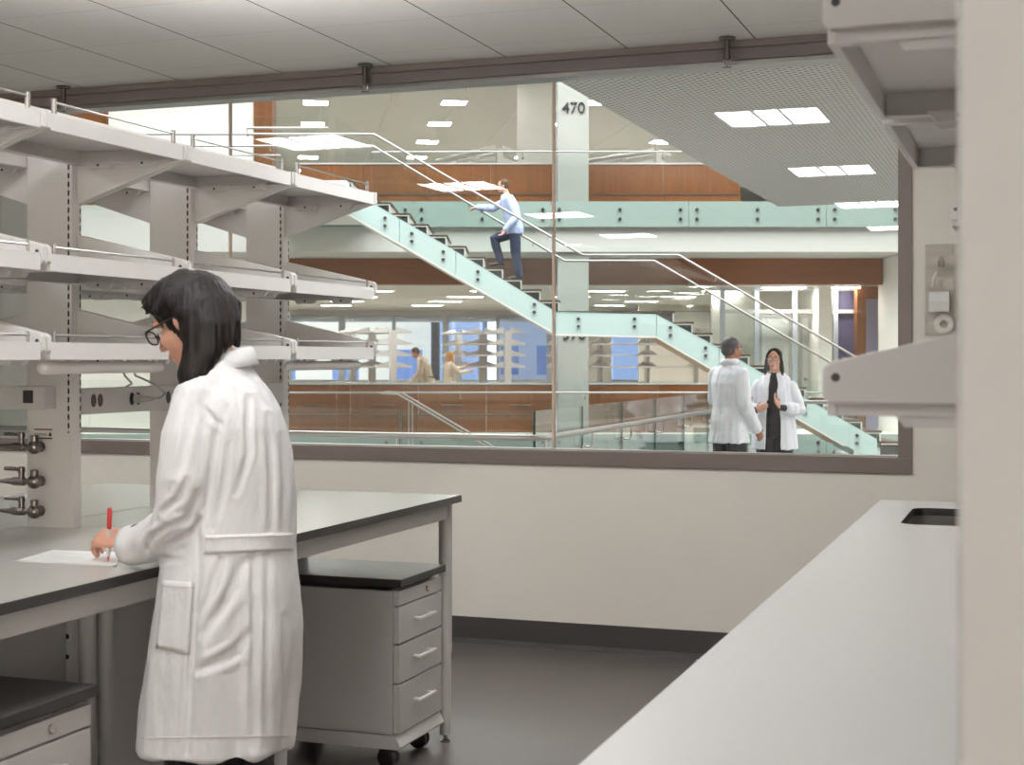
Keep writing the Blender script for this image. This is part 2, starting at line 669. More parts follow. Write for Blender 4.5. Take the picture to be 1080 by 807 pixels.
def sprinklers():
    for px, lab in ((67, 'small metal fire sprinkler under the ceiling above the left shelf posts'),
                    (385, 'small metal fire sprinkler under the ceiling above the middle of the window'),
                    (767, 'small metal fire sprinkler under the ceiling above the grey perforated lobby ceiling')):
        l = (px - 540) / FPX
        y = 6.715
        x = y * (-ST + l * CT) / (CT + l * ST)
        t = thing('fire_sprinkler', lab, 'sprinkler', (x, y, ZC), 'L', 'fire sprinklers along the window')
        MB().lathe((x, y, ZC), [(0.0, 0), (0.038, 0), (0.040, -0.006), (0.03, -0.012), (0, -0.012)], n=24).build('ceiling_plate', M['gunmetal'], t, smooth=True)
        MB().lathe((x, y, ZC - 0.01), [(0.0, 0), (0.013, 0), (0.013, -0.075), (0.016, -0.077), (0.016, -0.09), (0.009, -0.095), (0, -0.096)]).build('stem', M['gunmetal'], t, smooth=True)
        d = MB()
        d.tube([(x - 0.012, y, ZC - 0.1), (x - 0.014, y, ZC - 0.12), (x, y, ZC - 0.138)], 0.003, n=8)
        d.tube([(x + 0.012, y, ZC - 0.1), (x + 0.014, y, ZC - 0.12), (x, y, ZC - 0.138)], 0.003, n=8)
        d.cyl((x, y, ZC - 0.1), (x, y, ZC - 0.138), 0.003, n=8)
        d.build('yoke', M['chrome'], t, smooth=True)
        MB().lathe((x, y, ZC - 0.137), [(0, 0), (0.02, 0), (0.021, -0.003), (0, -0.004)]).build('deflector', M['gunmetal'], t, smooth=True)


# ------------------------------------------------------------------ benches
ZB = 0.90
BAY = 0.645
YP = [5.0 - BAY * k for k in range(6)]      # shelving posts, first one nearest the window
XS, XSB = -2.688, -2.848                       # aisle face and far face of the spine


def bench(x0, x1, y0, y1, label, legs_at):
    """worktop with black edge on a steel table frame; x1 is the front edge"""
    t = thing('lab_bench', label, 'lab bench', ((x0 + x1) / 2, (y0 + y1) / 2, 0), 'L', 'white topped laboratory benches')
    m = MB()
    m.box(x0, x1, y0, y1, ZB - 0.0255, ZB - 0.001)
    e = m.build('edge_core', M['edge'], t, bevel=0.001)
    m = MB()
    m.box(x0 + 0.0005, x1 - 0.0005, y0 + 0.0005, y1 - 0.0005, ZB - 0.001, ZB)
    m.build('worktop', M['worktop'], t)
    sgn = 1 if x1 > x0 else -1
    lo, hi = min(x0, x1), max(x0, x1)
    f = MB()
    i = 0.035
    f.box(lo + i, lo + i + 0.03, y0 + i, y1 - i, ZB - 0.085, ZB - 0.0256)
    f.box(hi - i - 0.03, hi - i, y0 + i, y1 - i, ZB - 0.085, ZB - 0.0256)
    f.box(lo + i + 0.03, hi - i - 0.03, y0 + i, y0 + i + 0.03, ZB - 0.085, ZB - 0.0256)
    f.box(lo + i + 0.03, hi - i - 0.03, y1 - i - 0.03, y1 - i, ZB - 0.085, ZB - 0.0256)
    f.build('frame', M['paint_grey'], t, bevel=0.003)
    for lx in (lo + 0.05, hi - 0.05):
        for ly in (y0 + 0.05, y1 - 0.036):
            g = MB()
            g.cyl((lx, ly, 0.33), (lx, ly, ZB - 0.03), 0.0245, n=24)
            g.cyl((lx, ly, 0.03), (lx, ly, 0.33), 0.0215, n=24)
            leg = g.build('leg', M['paint_grey'], t, smooth=True)
            MB().lathe((lx, ly, 0), [(0, 0), (0.019, 0), (0.02, 0.008), (0.008, 0.014), (0.008, 0.03), (0, 0.03)]).build('leveling_foot', M['chrome'], leg, smooth=True)
    return t


def pedestal(xf, y0, y1, label, depth=0.56, flip=False):
    """mobile drawer pedestal, drawer fronts facing +x at xf"""
    yc = (y0 + y1) / 2
    t = thing('drawer_pedestal', label, 'drawer unit', (xf - depth / 2, yc, 0), 'L', 'mobile drawer pedestals under the left bench')
    x0 = xf - depth
    MB().box(x0, xf + 0.012, y0 - 0.006, y1 + 0.006, 0.628, 0.652).build('edge_core', M['edge'], t, bevel=0.002)
    MB().box(x0 + 0.001, xf + 0.011, y0 - 0.005, y1 + 0.005, 0.652, 0.6535).build('top', M['darktop'], t)
    MB().box(x0 + 0.01, xf - 0.022, y0, y1, 0.125, 0.612).build('carcass', M['paint_grey'], t, bevel=0.002)
    MB().box(x0 + 0.02, xf - 0.05, y0 + 0.02, y1 - 0.02, 0.612, 0.628).build('top_spacer', M['edge'], t)
    p = MB()
    p.prism([(x0 + 0.01, 0.075), (xf - 0.002, 0.075), (xf + 0.008, 0.085), (xf - 0.012, 0.122), (x0 + 0.01, 0.122)], 'y', y0 - 0.002, y1 + 0.002)
    p.build('plinth', M['paint_grey'], t, bevel=0.002)
    l = MB()
    l.box(xf - 0.021, xf, y0 + 0.006, y1 - 0.006, 0.563, 0.611)
    lp = l.build('lock_panel', M['paint_grey'], t, bevel=0.002)
    MB().lathe((xf, yc + 0.05, 0.588), [(0, 0), (0.011, 0), (0.010, 0.005), (0.005, 0.006), (0, 0.004)], axis=(1, 0, 0)).build('lock', M['chrome'], lp, smooth=True)
    for z0, z1 in ((0.434, 0.557), (0.300, 0.428), (0.130, 0.294)):
        d = MB()
        d.box(xf - 0.021, xf, y0 + 0.006, y1 - 0.006, z0, z1)
        dr = d.build('drawer', M['paint_grey'], t, bevel=0.002)
        h = MB()
        zz = z0 + (z1 - z0) * 0.56
        for yy in (yc - 0.058, yc + 0.058):
            h.box(xf - 0.001, xf + 0.03, yy - 0.006, yy + 0.006, zz - 0.004, zz + 0.004)
        h.box(xf + 0.018, xf + 0.03, yc - 0.075, yc + 0.075, zz - 0.0045, zz + 0.0045)
        h.build('handle', M['white_plastic'], dr, bevel=0.0015)
    for cx in (x0 + 0.07, xf - 0.065):
        for cy in (y0 + 0.06, y1 - 0.06):
            c = MB()
            c.lathe((cx, cy - 0.022, 0.0345), [(0, 0), (0.026, 0), (0.033, 0.003), (0.0345, 0.009), (0.0345, 0.013), (0.028, 0.018), (0.028, 0.026), (0.0345, 0.031), (0.0345, 0.035), (0.033, 0.041), (0.026, 0.044), (0, 0.044)], axis=(0, 1, 0), n=28)
            cs = c.build('caster', M['black'], t, smooth=True)
            MB().prism([(cx - 0.03, 0.05), (cx + 0.015, 0.03), (cx + 0.02, 0.06), (cx + 0.028, 0.074), (cx - 0.028, 0.074)], 'y', cy - 0.012, cy + 0.012).build('caster_fork', M['black'], cs)
    return t


# ------------------------------------------------------------------ shelving
SD, SL = 0.365, 0.622


def shelf_proto(kind, label, base=(0, 0, 0)):
    """kind 'up': brackets rise above the tray, 'down': brackets hang below. spine face at x=0, tray bottom z=0"""
    t = thing('lab_shelf', label, 'shelf', base, 'L')
    h = SL / 2
    m = MB()
    m.box(0.004, SD, -h + 0.008, h - 0.008, 0.0405, 0.044)                 # top sheet
    m.box(SD - 0.012, SD, -h + 0.008, h - 0.008, 0.0, 0.0405)              # front lip
    m.box(0.004, 0.010, -h + 0.008, h - 0.008, 0.0, 0.0405)
    for s in (-1, 1):
        m.box(0.010, SD - 0.012, s * (h - 0.012), s * (h - 0.008), 0.0, 0.0405)
        m.box(0.010, SD - 0.012, s * (h - 0.03), s * (h - 0.012), 0.0, 0.003)
    m.box(0.010, 0.034, -h + 0.03, h - 0.03, 0.0, 0.003)
    m.build('tray', M['paint'], t, bevel=0.0012)
    for s in (-1, 1):
        b = MB()
        if kind == 'up':
            poly = [(0.0, 0.016), (SD - 0.004, 0.016), (SD + 0.004, 0.024), (SD + 0.004, 0.058), (SD - 0.006, 0.066), (0.0, 0.148)]
        else:
            poly = [(0.0, -0.112), (SD - 0.02, -0.002), (SD + 0.004, 0.004), (SD + 0.004, 0.046), (0.0, 0.046)]
        ya, yb = sorted((s * (h - 0.007), s * (h + 0.009)))
        b.prism(poly, 'y', ya, yb)
        br = b.build('bracket', M['paint'], t, bevel=0.002)
        if kind == 'up':
            q = MB()
            for e in (ya - 0.0006, yb):
                q.cyl((SD - 0.012, e, 0.047), (SD - 0.012, e + 0.0006, 0.047), 0.0055, n=14)
            q.build('screw_hole', M['base'], br)
    c = MB()
    n = 0
    for cx in (0.09, 0.24):
        for s in (-1, 1):
            c = MB()
            y0 = s * (h - 0.0125)
            c.prism([(cx - 0.05, 0.006), (cx + 0.05, 0.006), (cx + 0.034, -0.013), (cx - 0.034, -0.013)], 'y', y0, y0 - s * 0.018)
            cl = c.build('clip', M['paint'], t, bevel=0.0008)
            MB().cyl((cx, y0 - s * 0.0182, -0.003), (cx, y0 - s * 0.0188, -0.003), 0.004, n=12).build('screw', M['base'], cl)
    r = MB()
    zr = 0.075 if kind == 'down' else 0.062
    r.cyl((SD - 0.014, -h + 0.035, zr), (SD - 0.014, h - 0.035, zr), 0.0032, n=8)
    r.build('retaining_rod', M['steel'], t, smooth=True)
    for s in (-1, 1):
        q = MB()
        q.cyl((SD - 0.014, s * (h - 0.04), 0.044), (SD - 0.014, s * (h - 0.04), zr + 0.009), 0.0068 if kind == 'down' else 0.004, n=14)
        q.build('rod_post', M['steel'], t, smooth=True)
    return t


def post(mb, y, z0, z1, xa=None, xb=None, th=0.045):
    mb.box(xb if xb is not None else XSB, xa if xa is not None else XS, y - th, y, z0, z1)


def spine(name, label, xa, xb, ys, zt, side):
    t = thing('shelving_rack', label, 'shelving frame', ((xa + xb) / 2, ys[0], 0), 'L')
    lo, hi = min(xa, xb), max(xa, xb)
    for y in ys:
        m = MB()
        m.box(lo, hi, y - 0.045, y, 0, zt)
        p = m.build('post', M['paint'], t, bevel=0.002)
        for x in ((hi - 0.012,) if side > 0 else (lo + 0.012,)):
            for yy in (y - 0.0456,):
                MB().box(x - 0.003, x + 0.003, yy, yy + 0.001, ZB + 0.28, zt - 0.03).build('slot_strip', M['slots'], p)
        for x in (lo, hi):
            MB().box(x - 0.0006, x + 0.0006, y - 0.008, y - 0.003, ZB + 0.28, zt - 0.03).build('slot_strip', M['slots'], p)
    return t


def left_bench():
    ym = 3.705
    bench(XS + 0.003, -2.0, ym, 5.04, 'white topped bench with black edge running to the window, its end leg standing free', None)
    bench(XS + 0.003, -2.0, ym - 1.4, ym - 0.004, 'white topped bench with black edge where the woman writes', None)
    bench(XSB - 0.003, XSB - 0.70, ym, 5.04, 'far-side white topped bench behind the shelving posts, nearest the window', None)
    bench(XSB - 0.003, XSB - 0.70, ym - 1.4, ym - 0.004, 'far-side white topped bench behind the gas taps', None)
    sp = spine('', 'white steel shelving frame with slotted posts rising from the left bench', XS, XSB, YP, 2.09, 1)
    # rails between posts: under the worktop and outlet raceway height
    for k in range(len(YP) - 1):
        m = MB()
        m.box(XS - 0.02, XS, YP[k + 1], YP[k] - 0.045, ZB - 0.11, ZB - 0.03)
        m.box(XSB, XSB + 0.02, YP[k + 1], YP[k] - 0.045, ZB - 0.11, ZB - 0.03)
        m.build('cross_rail', M['paint_grey'], sp, bevel=0.002)
        m = MB()
        m.box(XSB + 0.001, XS - 0.001, YP[k + 1] + 0.001, YP[k] - 0.046, ZB - 0.012, ZB - 0.0008)
        m.build('worktop_filler', M['worktop'], sp)
        m = MB()
        m.box(XS - 0.035, XS - 0.02, YP[k + 1], YP[k] - 0.045, 0.06, ZB - 0.11)
        m.build('service_panel', M['paint_grey'], sp, bevel=0.002)
    # knock-out holes on the lower post
    for x in (XS - 0.018, XS - 0.048):
        for z in (0.52, 0.58, 0.64, 0.40, 0.33):
            MB().cyl((x, YP[2] - 0.0455, z), (x, YP[2] - 0.0435, z), 0.008, n=12).build('knockout_hole', M['black'], sp)
    # safety sticker on the post above the gas taps
    s = MB()
    x0, x1, y = XSB + 0.028, XSB + 0.092, YP[2] - 0.0456
    s.box(x0, x1, y - 0.0005, y, 1.160, 1.192)
    st = s.build('safety_sticker', M['white_plastic'], sp, 'white sticker with dark red bars')
    r = MB()
    for z in (1.161, 1.187):
        r.box(x0, x1, y - 0.0009, y - 0.0005, z, z + 0.004)
    r.build('bar', M['maroon'], st)
    text('FLAMMABLE', 0.0105, (x0 + 0.0005, y - 0.0008, 1.171), 'lettering', M['maroon'], st, 0.0002, width=0.045)
    f = MB()
    f.prism([(x1 - 0.012, 1.169), (x1 - 0.004, 1.169), (x1 - 0.003, 1.176), (x1 - 0.006, 1.180), (x1 - 0.008, 1.184), (x1 - 0.010, 1.178), (x1 - 0.013, 1.176)], 'y', y - 0.001, y - 0.0005)
    f.build('flame_symbol', M['maroon'], st)

    # outlet raceways
    def raceway(y0, y1, outs, label):
        z0, z1 = 1.232, 1.310
        t = thing('outlet_raceway', label, 'outlet strip', (XS, (y0 + y1) / 2, z0), 'L', 'outlet raceways between the shelf posts')
        MB().box(XS - 0.05, XS + 0.001, y0, y1, z0, z1).build('housing', M['grey_plastic'] if 0 else M['paint_grey'], t, bevel=0.002)
        for yo, mat in outs:
            o = MB()
            for dy in (-0.017, 0.017):
                o.tube([(XS + 0.0008, yo + dy, 1.273), (XS + 0.003, yo + dy, 1.273)], [0.020, 0.0195], n=20, ref=(0, 0, 1), ratio=0.62)
            o.build('socket', mat, t)
        return t
    raceway(YP[2] + 0.002, YP[1] - 0.047, [(YP[2] + 0.075, M['maroon']), (YP[2] + 0.275, M['black']), (YP[2] + 0.48, M['black'])],
            'grey outlet strip between shelf posts with a plug in its middle socket')
    raceway(YP[1] + 0.002, YP[0] - 0.047, [(YP[1] + 0.15, M['black']), (YP[1] + 0.42, M['maroon'])],
            'grey outlet strip behind the woman nearest the window')
    # wide raceway end with the square switch, in front of the post
    z0, z1 = 1.250, 1.318
    t = thing('switch_raceway', 'grey raceway box with square black switch on the post above the gas taps', 'switch box', (XSB + 0.05, YP[2] - 0.07, z0), 'L')
    yb = YP[2] - 0.046
    MB().box(XSB - 0.42, XSB + 0.105, yb - 0.05, yb, z0, z1).build('housing', M['paint_grey'], t, bevel=0.004)
    MB().box(XSB + 0.028, XSB + 0.062, yb - 0.054, yb - 0.049, z0 + 0.018, z0 + 0.056).build('switch', M['black'], t, bevel=0.002)

    # gas taps
    for z, lab in ((1.138, 'nickel gas tap on the shelf post, topmost of three'), (1.036, 'nickel gas tap on the shelf post, middle of three'), (0.948, 'nickel gas tap on the shelf post, lowest, just above the worktop')):
        x, y = XSB + 0.052, YP[2] - 0.0475
        t = thing('gas_tap', lab, 'gas tap', (x, y, z), 'L', 'nickel gas taps on the shelf post')
        b = MB()
        b.lathe((x, y, z), [(0, 0), (0.016, 0), (0.016, -0.006), (0.012, -0.012), (0.012, -0.03)], axis=(0, 1, 0))
        b.ball((x, y - 0.03, z), (0.021, 0.021, 0.021), 20, 12)
        b.lathe((x, y - 0.03, z), [(0.012, 0.015), (0.012, 0.034), (0.008, 0.036), (0, 0.036)])
        b.build('body', M['gunmetal'], t, smooth=True)
        n = MB()
        n.lathe((x - 0.018, y - 0.03, z), [(0.009, 0), (0.009, 0.014), (0.013, 0.018), (0.013, 0.055), (0.010, 0.062), (0.009, 0.075), (0.0075, 0.085), (0.0075, 0.09), (0.006, 0.10), (0.006, 0.105), (0.0045, 0.125), (0, 0.126)], axis=(-1, 0, 0))
        n.build('nozzle', M['gunmetal'], t, smooth=True)
        s = MB()
        s.lathe((x - 0.046, y - 0.03, z + 0.01), [(0.009, 0), (0.009, 0.016), (0.011, 0.018), (0.011, 0.03), (0.007, 0.034), (0, 0.034)])
        s.build('stem', M['gunmetal'], t, smooth=True)
        l = MB()
        l.tube([(x - 0.052, y - 0.03, z + 0.035), (x - 0.075, y - 0.03, z + 0.037), (x - 0.105, y - 0.03, z + 0.037)], [0.005, 0.0065, 0.006], n=10, ref=(0, 0, 1))
        l.build('lever', M['gunmetal'], t, smooth=True)

    # shelves: two prototypes, then copies on both faces of the spine
    bays = ['nearest the window', 'second from the window', 'third from the window', 'fourth from the window']
    levels = [('top', 1.968, 'down'), ('middle', 1.617, 'up'), ('lowest', 1.396, 'up')]
    protos = {}
    for side, x in (('aisle side', XS), ('far side', XSB)):
        for lv, z, kind in levels:
            for k in range(4):
                yc = (YP[k] + YP[k + 1]) / 2 - 0.003
                lab = '%s white shelf, %s of the left bench, bay %s' % (lv, side, bays[k])
                if kind not in protos:
                    o = shelf_proto(kind, lab)
                    protos[kind] = o
                else:
                    o = copy_tree(protos[kind])
                    o['label'] = lab
                o.location = (x, yc, z)
                o.rotation_euler = (0, 0, 0 if side == 'aisle side' else math.pi)
                o['group'] = 'white shelves above the left bench'
    # under-shelf light tubes with cords
    for k, lab in ((2, 'grey tube light under the lowest shelf, its cord plugged into the outlet strip'), (0, 'grey tube light under the lowest shelf nearest the window')):
        y0, y1 = YP[k + 1] + 0.03, YP[k] - 0.1
        x = XS + 0.332
        t = thing('undershelf_light', lab, 'light', (x, (y0 + y1) / 2, 1.36), 'L')
        MB().tube([(x, y0, 1.375), (x, y1, 1.375)], 0.0155, n=16, caps='round').build('tube', M['paint'], t, smooth=True)
        c = MB()
        for yy in (y0 + 0.06, y1 - 0.06):
            c.box(x - 0.012, x + 0.012, yy - 0.01, yy + 0.01, 1.391, 1.3965)
        c.build('clip', M['white_plastic'], t)
        if k == 2:
            c = MB()
            yp = YP[2] + 0.275
            ya = y0 + 0.30
            c.tube([(x, ya + 0.09, 1.375), (x - 0.02, ya + 0.13, 1.352), (-2.49, 3.74, 1.338), (-2.585, 3.95, 1.315), (-2.612, 4.04, 1.29), (-2.625, 4.035, 1.276), (XS + 0.04, yp + 0.035, 1.272)], 0.0032, n=8)
            c.build('cord', M['grey_plastic'], t, smooth=True)
            c = MB()
            c.tube([(x, ya + 0.04, 1.375), (x - 0.02, ya + 0.08, 1.352), (-2.53, 3.72, 1.336), (-2.655, 3.92, 1.322), (XS - 0.01, 3.955, 1.311)], 0.0032, n=8)
            c.build('cord', M['grey_plastic'], t, smooth=True)
            c = MB()
            c.tube([(XS + 0.0035, yp - 0.004, 1.273), (XS + 0.02, yp, 1.273), (XS + 0.042, yp + 0.036, 1.272)], [0.015, 0.013, 0.006], n=14)
            c.build('plug', M['grey_plastic'], t, smooth=True)
    pedestal(-2.045, 4.575, 4.962, 'grey drawer pedestal with dark top under the bench end by the free leg')
    pedestal(-2.045, 2.46, 2.865, 'grey drawer pedestal in the lower left corner, partly cut off by the photo edge')
    # fixed cabinet beneath the far-side bench
    t = thing('base_cabinet', 'tall grey cabinet side panel standing under the bench behind the woman', 'cabinet', (-3.05, 4.62, 0), 'L')
    MB().box(-3.42, XSB - 0.012, 4.56, 4.94, 0.03, 0.80).build('carcass', M['paint_grey'], t, bevel=0.003)
    MB().box(-3.40, XSB - 0.03, 4.58, 4.92, 0.0, 0.03).build('plinth', M['base'], t)
    for z0, z1 in ((0.05, 0.42), (0.43, 0.79)):
        d = MB().box(-3.44, -3.421, 4.565, 4.935, z0, z1).build('drawer', M['paint_grey'], t, bevel=0.002)
        MB().box(-3.47, -3.441, 4.68, 4.82, z1 - 0.1, z1 - 0.09).build('handle', M['white_plastic'], d)


def text(s, size, loc, name, mat, parent, depth, width=None, frame=None):
    cu = bpy.data.curves.new('t', 'FONT')
    cu.body = s
    cu.size = size
    cu.extrude = depth
    o = bpy.data.objects.new('t', cu)
    COL.objects.link(o)
    dg = bpy.context.evaluated_depsgraph_get()
    dg.update()
    me = bpy.data.meshes.new_from_object(o.evaluated_get(dg))
    bpy.data.objects.remove(o)
    me.transform(Matrix.Rotation(math.pi / 2, 4, 'X'))
    xs = [v.co.x for v in me.vertices]
    if width:
        k = width / (max(xs) - min(xs))
        me.transform(Matrix.Diagonal((k, 1, 1, 1)))
    me.transform(Matrix.Translation(V(loc)))
    r = parent
    while r.parent is not None:
        r = r.parent
    shift_mesh(me, BASE[r.name])
    me.materials.clear()
    return link(name, me, mat, parent)


def added_uplight(x, y0, y1, z, label, lamp='fill_up'):  # strip added above the sight line to brighten the ceiling
    t = thing('added_uplight', label, 'light', (x, (y0 + y1) / 2, z), 'L')
    m = MB()
    m.box(x - 0.05, x + 0.05, y0, y1, z, z + 0.012)
    m.box(x - 0.05, x - 0.045, y0, y1, z + 0.012, z + 0.03)
    m.box(x + 0.045, x + 0.05, y0, y1, z + 0.012, z + 0.03)
    m.build('housing', M['white_plastic'], t)
    MB().box(x - 0.044, x + 0.044, y0 + 0.01, y1 - 0.01, z + 0.0125, z + 0.02).build('diffuser', M[lamp], t)


# ------------------------------------------------------------------ right counter and shelves
def right_bench():
    x0, x1, y0, y1 = -0.537, 0.112, 1.0, 5.37
    t = thing('lab_counter', 'long pale worktop counter on the right with a sink at its far end', 'counter', (-0.19, 3.2, 0), 'L')
    sx0, sx1, sy0, sy1 = -0.405, -0.015, 4.60, 5.13
    bm_core, bm_top = MB(), MB()
    for mb, za, zb, i in ((bm_core, ZB - 0.0255, ZB - 0.001, 0), (bm_top, ZB - 0.001, ZB, 0.0006)):
        n = 8
        r = 0.05
        inner = []
        for cx, cy, a0 in ((sx1 - r, sy1 - r, 0), (sx0 + r, sy1 - r, 90), (sx0 + r, sy0 + r, 180), (sx1 - r, sy0 + r, 270)):
            for k in range(n + 1):
                a = math.radians(a0 + 90 * k / n)
                inner.append((cx + r * math.cos(a), cy + r * math.sin(a)))
        outer = []
        X0, X1, Y0, Y1 = x0 + i, x1 - i, y0 + i, y1 - i
        cs = [(X1, Y1), (X0, Y1), (X0, Y0), (X1, Y0)]
        for q in range(4):
            outer += [cs[q]] * (n + 1)
        # project so quads stay sane: corner fan per rounded corner, straight quads between
        N = len(inner)
        vs = [(p[0], p[1], zb) for p in inner] + [(p[0], p[1], za) for p in inner]
        vs += [(c[0], c[1], zb) for c in cs] + [(c[0], c[1], za) for c in cs]
        fs = []
        for k in range(N):
            k2 = (k + 1) % N
            q, q2 = k // (n + 1), k2 // (n + 1)
            fs.append((k, k2, N + k2, N + k))
            if q == q2:
                fs.append((k, k2, 2 * N + q)); fs.append((N + k2, N + k, 2 * N + 4 + q))
            else:
                fs.append((k, k2, 2 * N + q2, 2 * N + q)); fs.append((N + k2, N + k, 2 * N + 4 + q, 2 * N + 4 + q2))
        for q in range(4):
            q2 = (q + 1) % 4
            fs.append((2 * N + q, 2 * N + q2, 2 * N + 4 + q2, 2 * N + 4 + q))
        mb.add(vs, fs)
    bm_core.build('edge_core', M['edge'], t)
    bm_top.build('worktop', M['counter'], t)
    f = MB()
    f.box(x0 + 0.04, x0 + 0.07, y0 + 0.04, y1 - 0.04, ZB - 0.085, ZB - 0.026)
    f.box(x1 - 0.07, x1 - 0.04, y0 + 0.04, y1 - 0.04, ZB - 0.085, ZB - 0.026)
    f.build('frame', M['paint_grey'], t)
    c = MB()
    c.box(x0 + 0.09, x1 - 0.05, 4.50, y1 - 0.05, 0.1, 0.60)
    c.box(x0 + 0.13, x1 - 0.05, 4.52, y1 - 0.07, 0.0, 0.1)
    c.build('sink_cabinet', M['paint_grey'], t, bevel=0.002)
    for ly in (1.08, 2.4, 3.7, 5.3):
        for lx in (x0 + 0.055, x1 - 0.055):
            MB().cyl((lx, ly, 0.0), (lx, ly, ZB - 0.03), 0.0235, n=20).build('leg', M['paint_grey'], t, smooth=True)
    # sink
    s = MB()
    r = 0.05
    n = 6

    def rr(d, z):
        o = []
        q = r + d
        for cx, cy, a0 in ((sx1 - r, sy1 - r, 0), (sx0 + r, sy1 - r, 90), (sx0 + r, sy0 + r, 180), (sx1 - r, sy0 + r, 270)):
            for k in range(n + 1):
                a = math.radians(a0 + 90 * k / n)
                o.append(V((cx + q * math.cos(a), cy + q * math.sin(a), z)))
        return o
    zt = ZB - 0.0262
    s.rings([rr(0.02, zt), rr(0.004, zt), rr(0.002, zt - 0.2), rr(-0.02, zt - 0.225), rr(-0.045, zt - 0.226)], cap=False)
    s.add(rr(-0.045, zt - 0.226), [tuple(range(4 * (n + 1)))])
    sk = thing('sink', 'undermount steel sink basin with rounded corners at the far end of the right counter', 'sink', ((sx0 + sx1) / 2, (sy0 + sy1) / 2, zt - 0.226), 'L')
    s.build('basin', M['steel'], sk, smooth=True)
    MB().lathe(((sx0 + sx1) / 2, (sy0 + sy1) / 2, zt - 0.2255), [(0, 0.001), (0.03, 0.001), (0.042, 0.003), (0.044, 0), (0, 0)]).build('drain', M['chrome'], sk, smooth=True)

    # shelving: the spine stands at the back edge of the counter
    xs = 0.118
    ys = [1.81 + 0.66 * k for k in range(6)]
    sp = spine('', 'white steel shelving frame behind the right counter', xs, xs + 0.16, [y + 0.02 for y in ys], 2.09, -1)
    up, dn = None, None
    spots = [('upper', 1.784, 0), ('upper', 1.784, 1), ('upper', 1.784, 4), ('lower', 1.330, 0)]
    where = {('upper', 0): 'upper white steel shelf on the right, nearest the camera, seen from below',
             ('upper', 1): 'upper white steel shelf on the right, behind the nearest one, seen from below',
             ('upper', 4): 'small far end of a white shelf above the clear wall organizer',
             ('lower', 0): 'white shelf end with sloping bracket at the right above the counter'}
    proto = None
    for lv, z, k in spots:
        if proto is None:
            proto = [o for o in bpy.data.objects if o.name.startswith('lab_shelf') and o.get('label', '').startswith('middle')][0]
        o = copy_tree(proto)
        o['label'] = where[(lv, k)]
        o['group'] = 'white shelves above the right counter'
        o.location = (xs, (ys[k] + ys[k + 1]) / 2 - 0.0025, z)
        o.rotation_euler = (0, 0, math.pi)


def organizer():
    x0, y = -0.479, YW
    z0, z1 = 1.50, 1.897
    cw = 0.113
    t = thing('wall_organizer', 'clear acrylic organizer with four rows of bins on the cream wall', 'organizer', (x0 + cw, y - 0.05, z0), 'L')
    MB().box(x0, x0 + 2 * cw, y - 0.006, y - 0.001, z0, z1).build('back_panel', M['acrylic'], t)
    h = (z1 - z0) / 4
    w = MB()
    for k in range(3):
        w.box(x0 + k * cw - 0.002, x0 + k * cw + 0.002, y - 0.10, y - 0.006, z0, z1)
    for k in range(5):
        w.box(x0, x0 + 2 * cw, y - 0.10, y - 0.006, z0 + k * h - 0.002, z0 + k * h + 0.002)
    w.build('divider', M['acrylic'], t)
    for c in range(2):
        for k in range(4):
            MB().box(x0 + c * cw + 0.004, x0 + (c + 1) * cw - 0.004, y - 0.105, y - 0.101, z0 + k * h + 0.004, z0 + k * h + 0.05).build('bin_front', M['acrylic'], t)
    # contents
    def one(name, lab, cat, mb, mat, **k):
        mb.build(name, mat, None, lab, cat, **k)
    m = MB()
    m.box(x0 + 0.012, x0 + 0.098, y - 0.09, y - 0.03, z0 + h + 0.004, z0 + h + 0.092)
    one('folder_stack', 'pale papers filling the third bin of the clear wall organizer', 'papers', m, M['paper'], bevel=0.002)
    m = MB()
    cx, cz = x0 + 0.075, z0 + 0.05
    m.rings([[V((cx + r * math.cos(a * math.pi / 12), y - d, cz + r * math.sin(a * math.pi / 12))) for a in range(24)] for r, d in ((0.018, 0.035), (0.042, 0.035), (0.042, 0.065), (0.018, 0.065), (0.018, 0.035))], cap=False)
    one('tape_roll', 'white tape roll in the bottom bin of the clear wall organizer', 'tape', m, M['white_plastic'], smooth=True)
    m = MB()
    m.tube([(x0 + 0.025, y - 0.05, z0 + 2 * h + 0.012), (x0 + 0.03, y - 0.05, z0 + 2 * h + 0.05), (x0 + 0.048, y - 0.05, z0 + 2 * h + 0.085)], [0.008, 0.011, 0.006], n=12)
    one('sample_tube', 'small white tube leaning in the second bin of the clear wall organizer', 'tube', m, M['white_plastic'], smooth=True)
    m = MB()
    m.lathe((x0 + 0.062, y - 0.05, z0 + 3 * h + 0.004), [(0, 0), (0.014, 0), (0.015, 0.028), (0.01, 0.034), (0.01, 0.046), (0, 0.047)])
    one('small_bottle', 'small grey bottle in the top bin of the clear wall organizer', 'bottle', m, M['grey_plastic'], smooth=True)


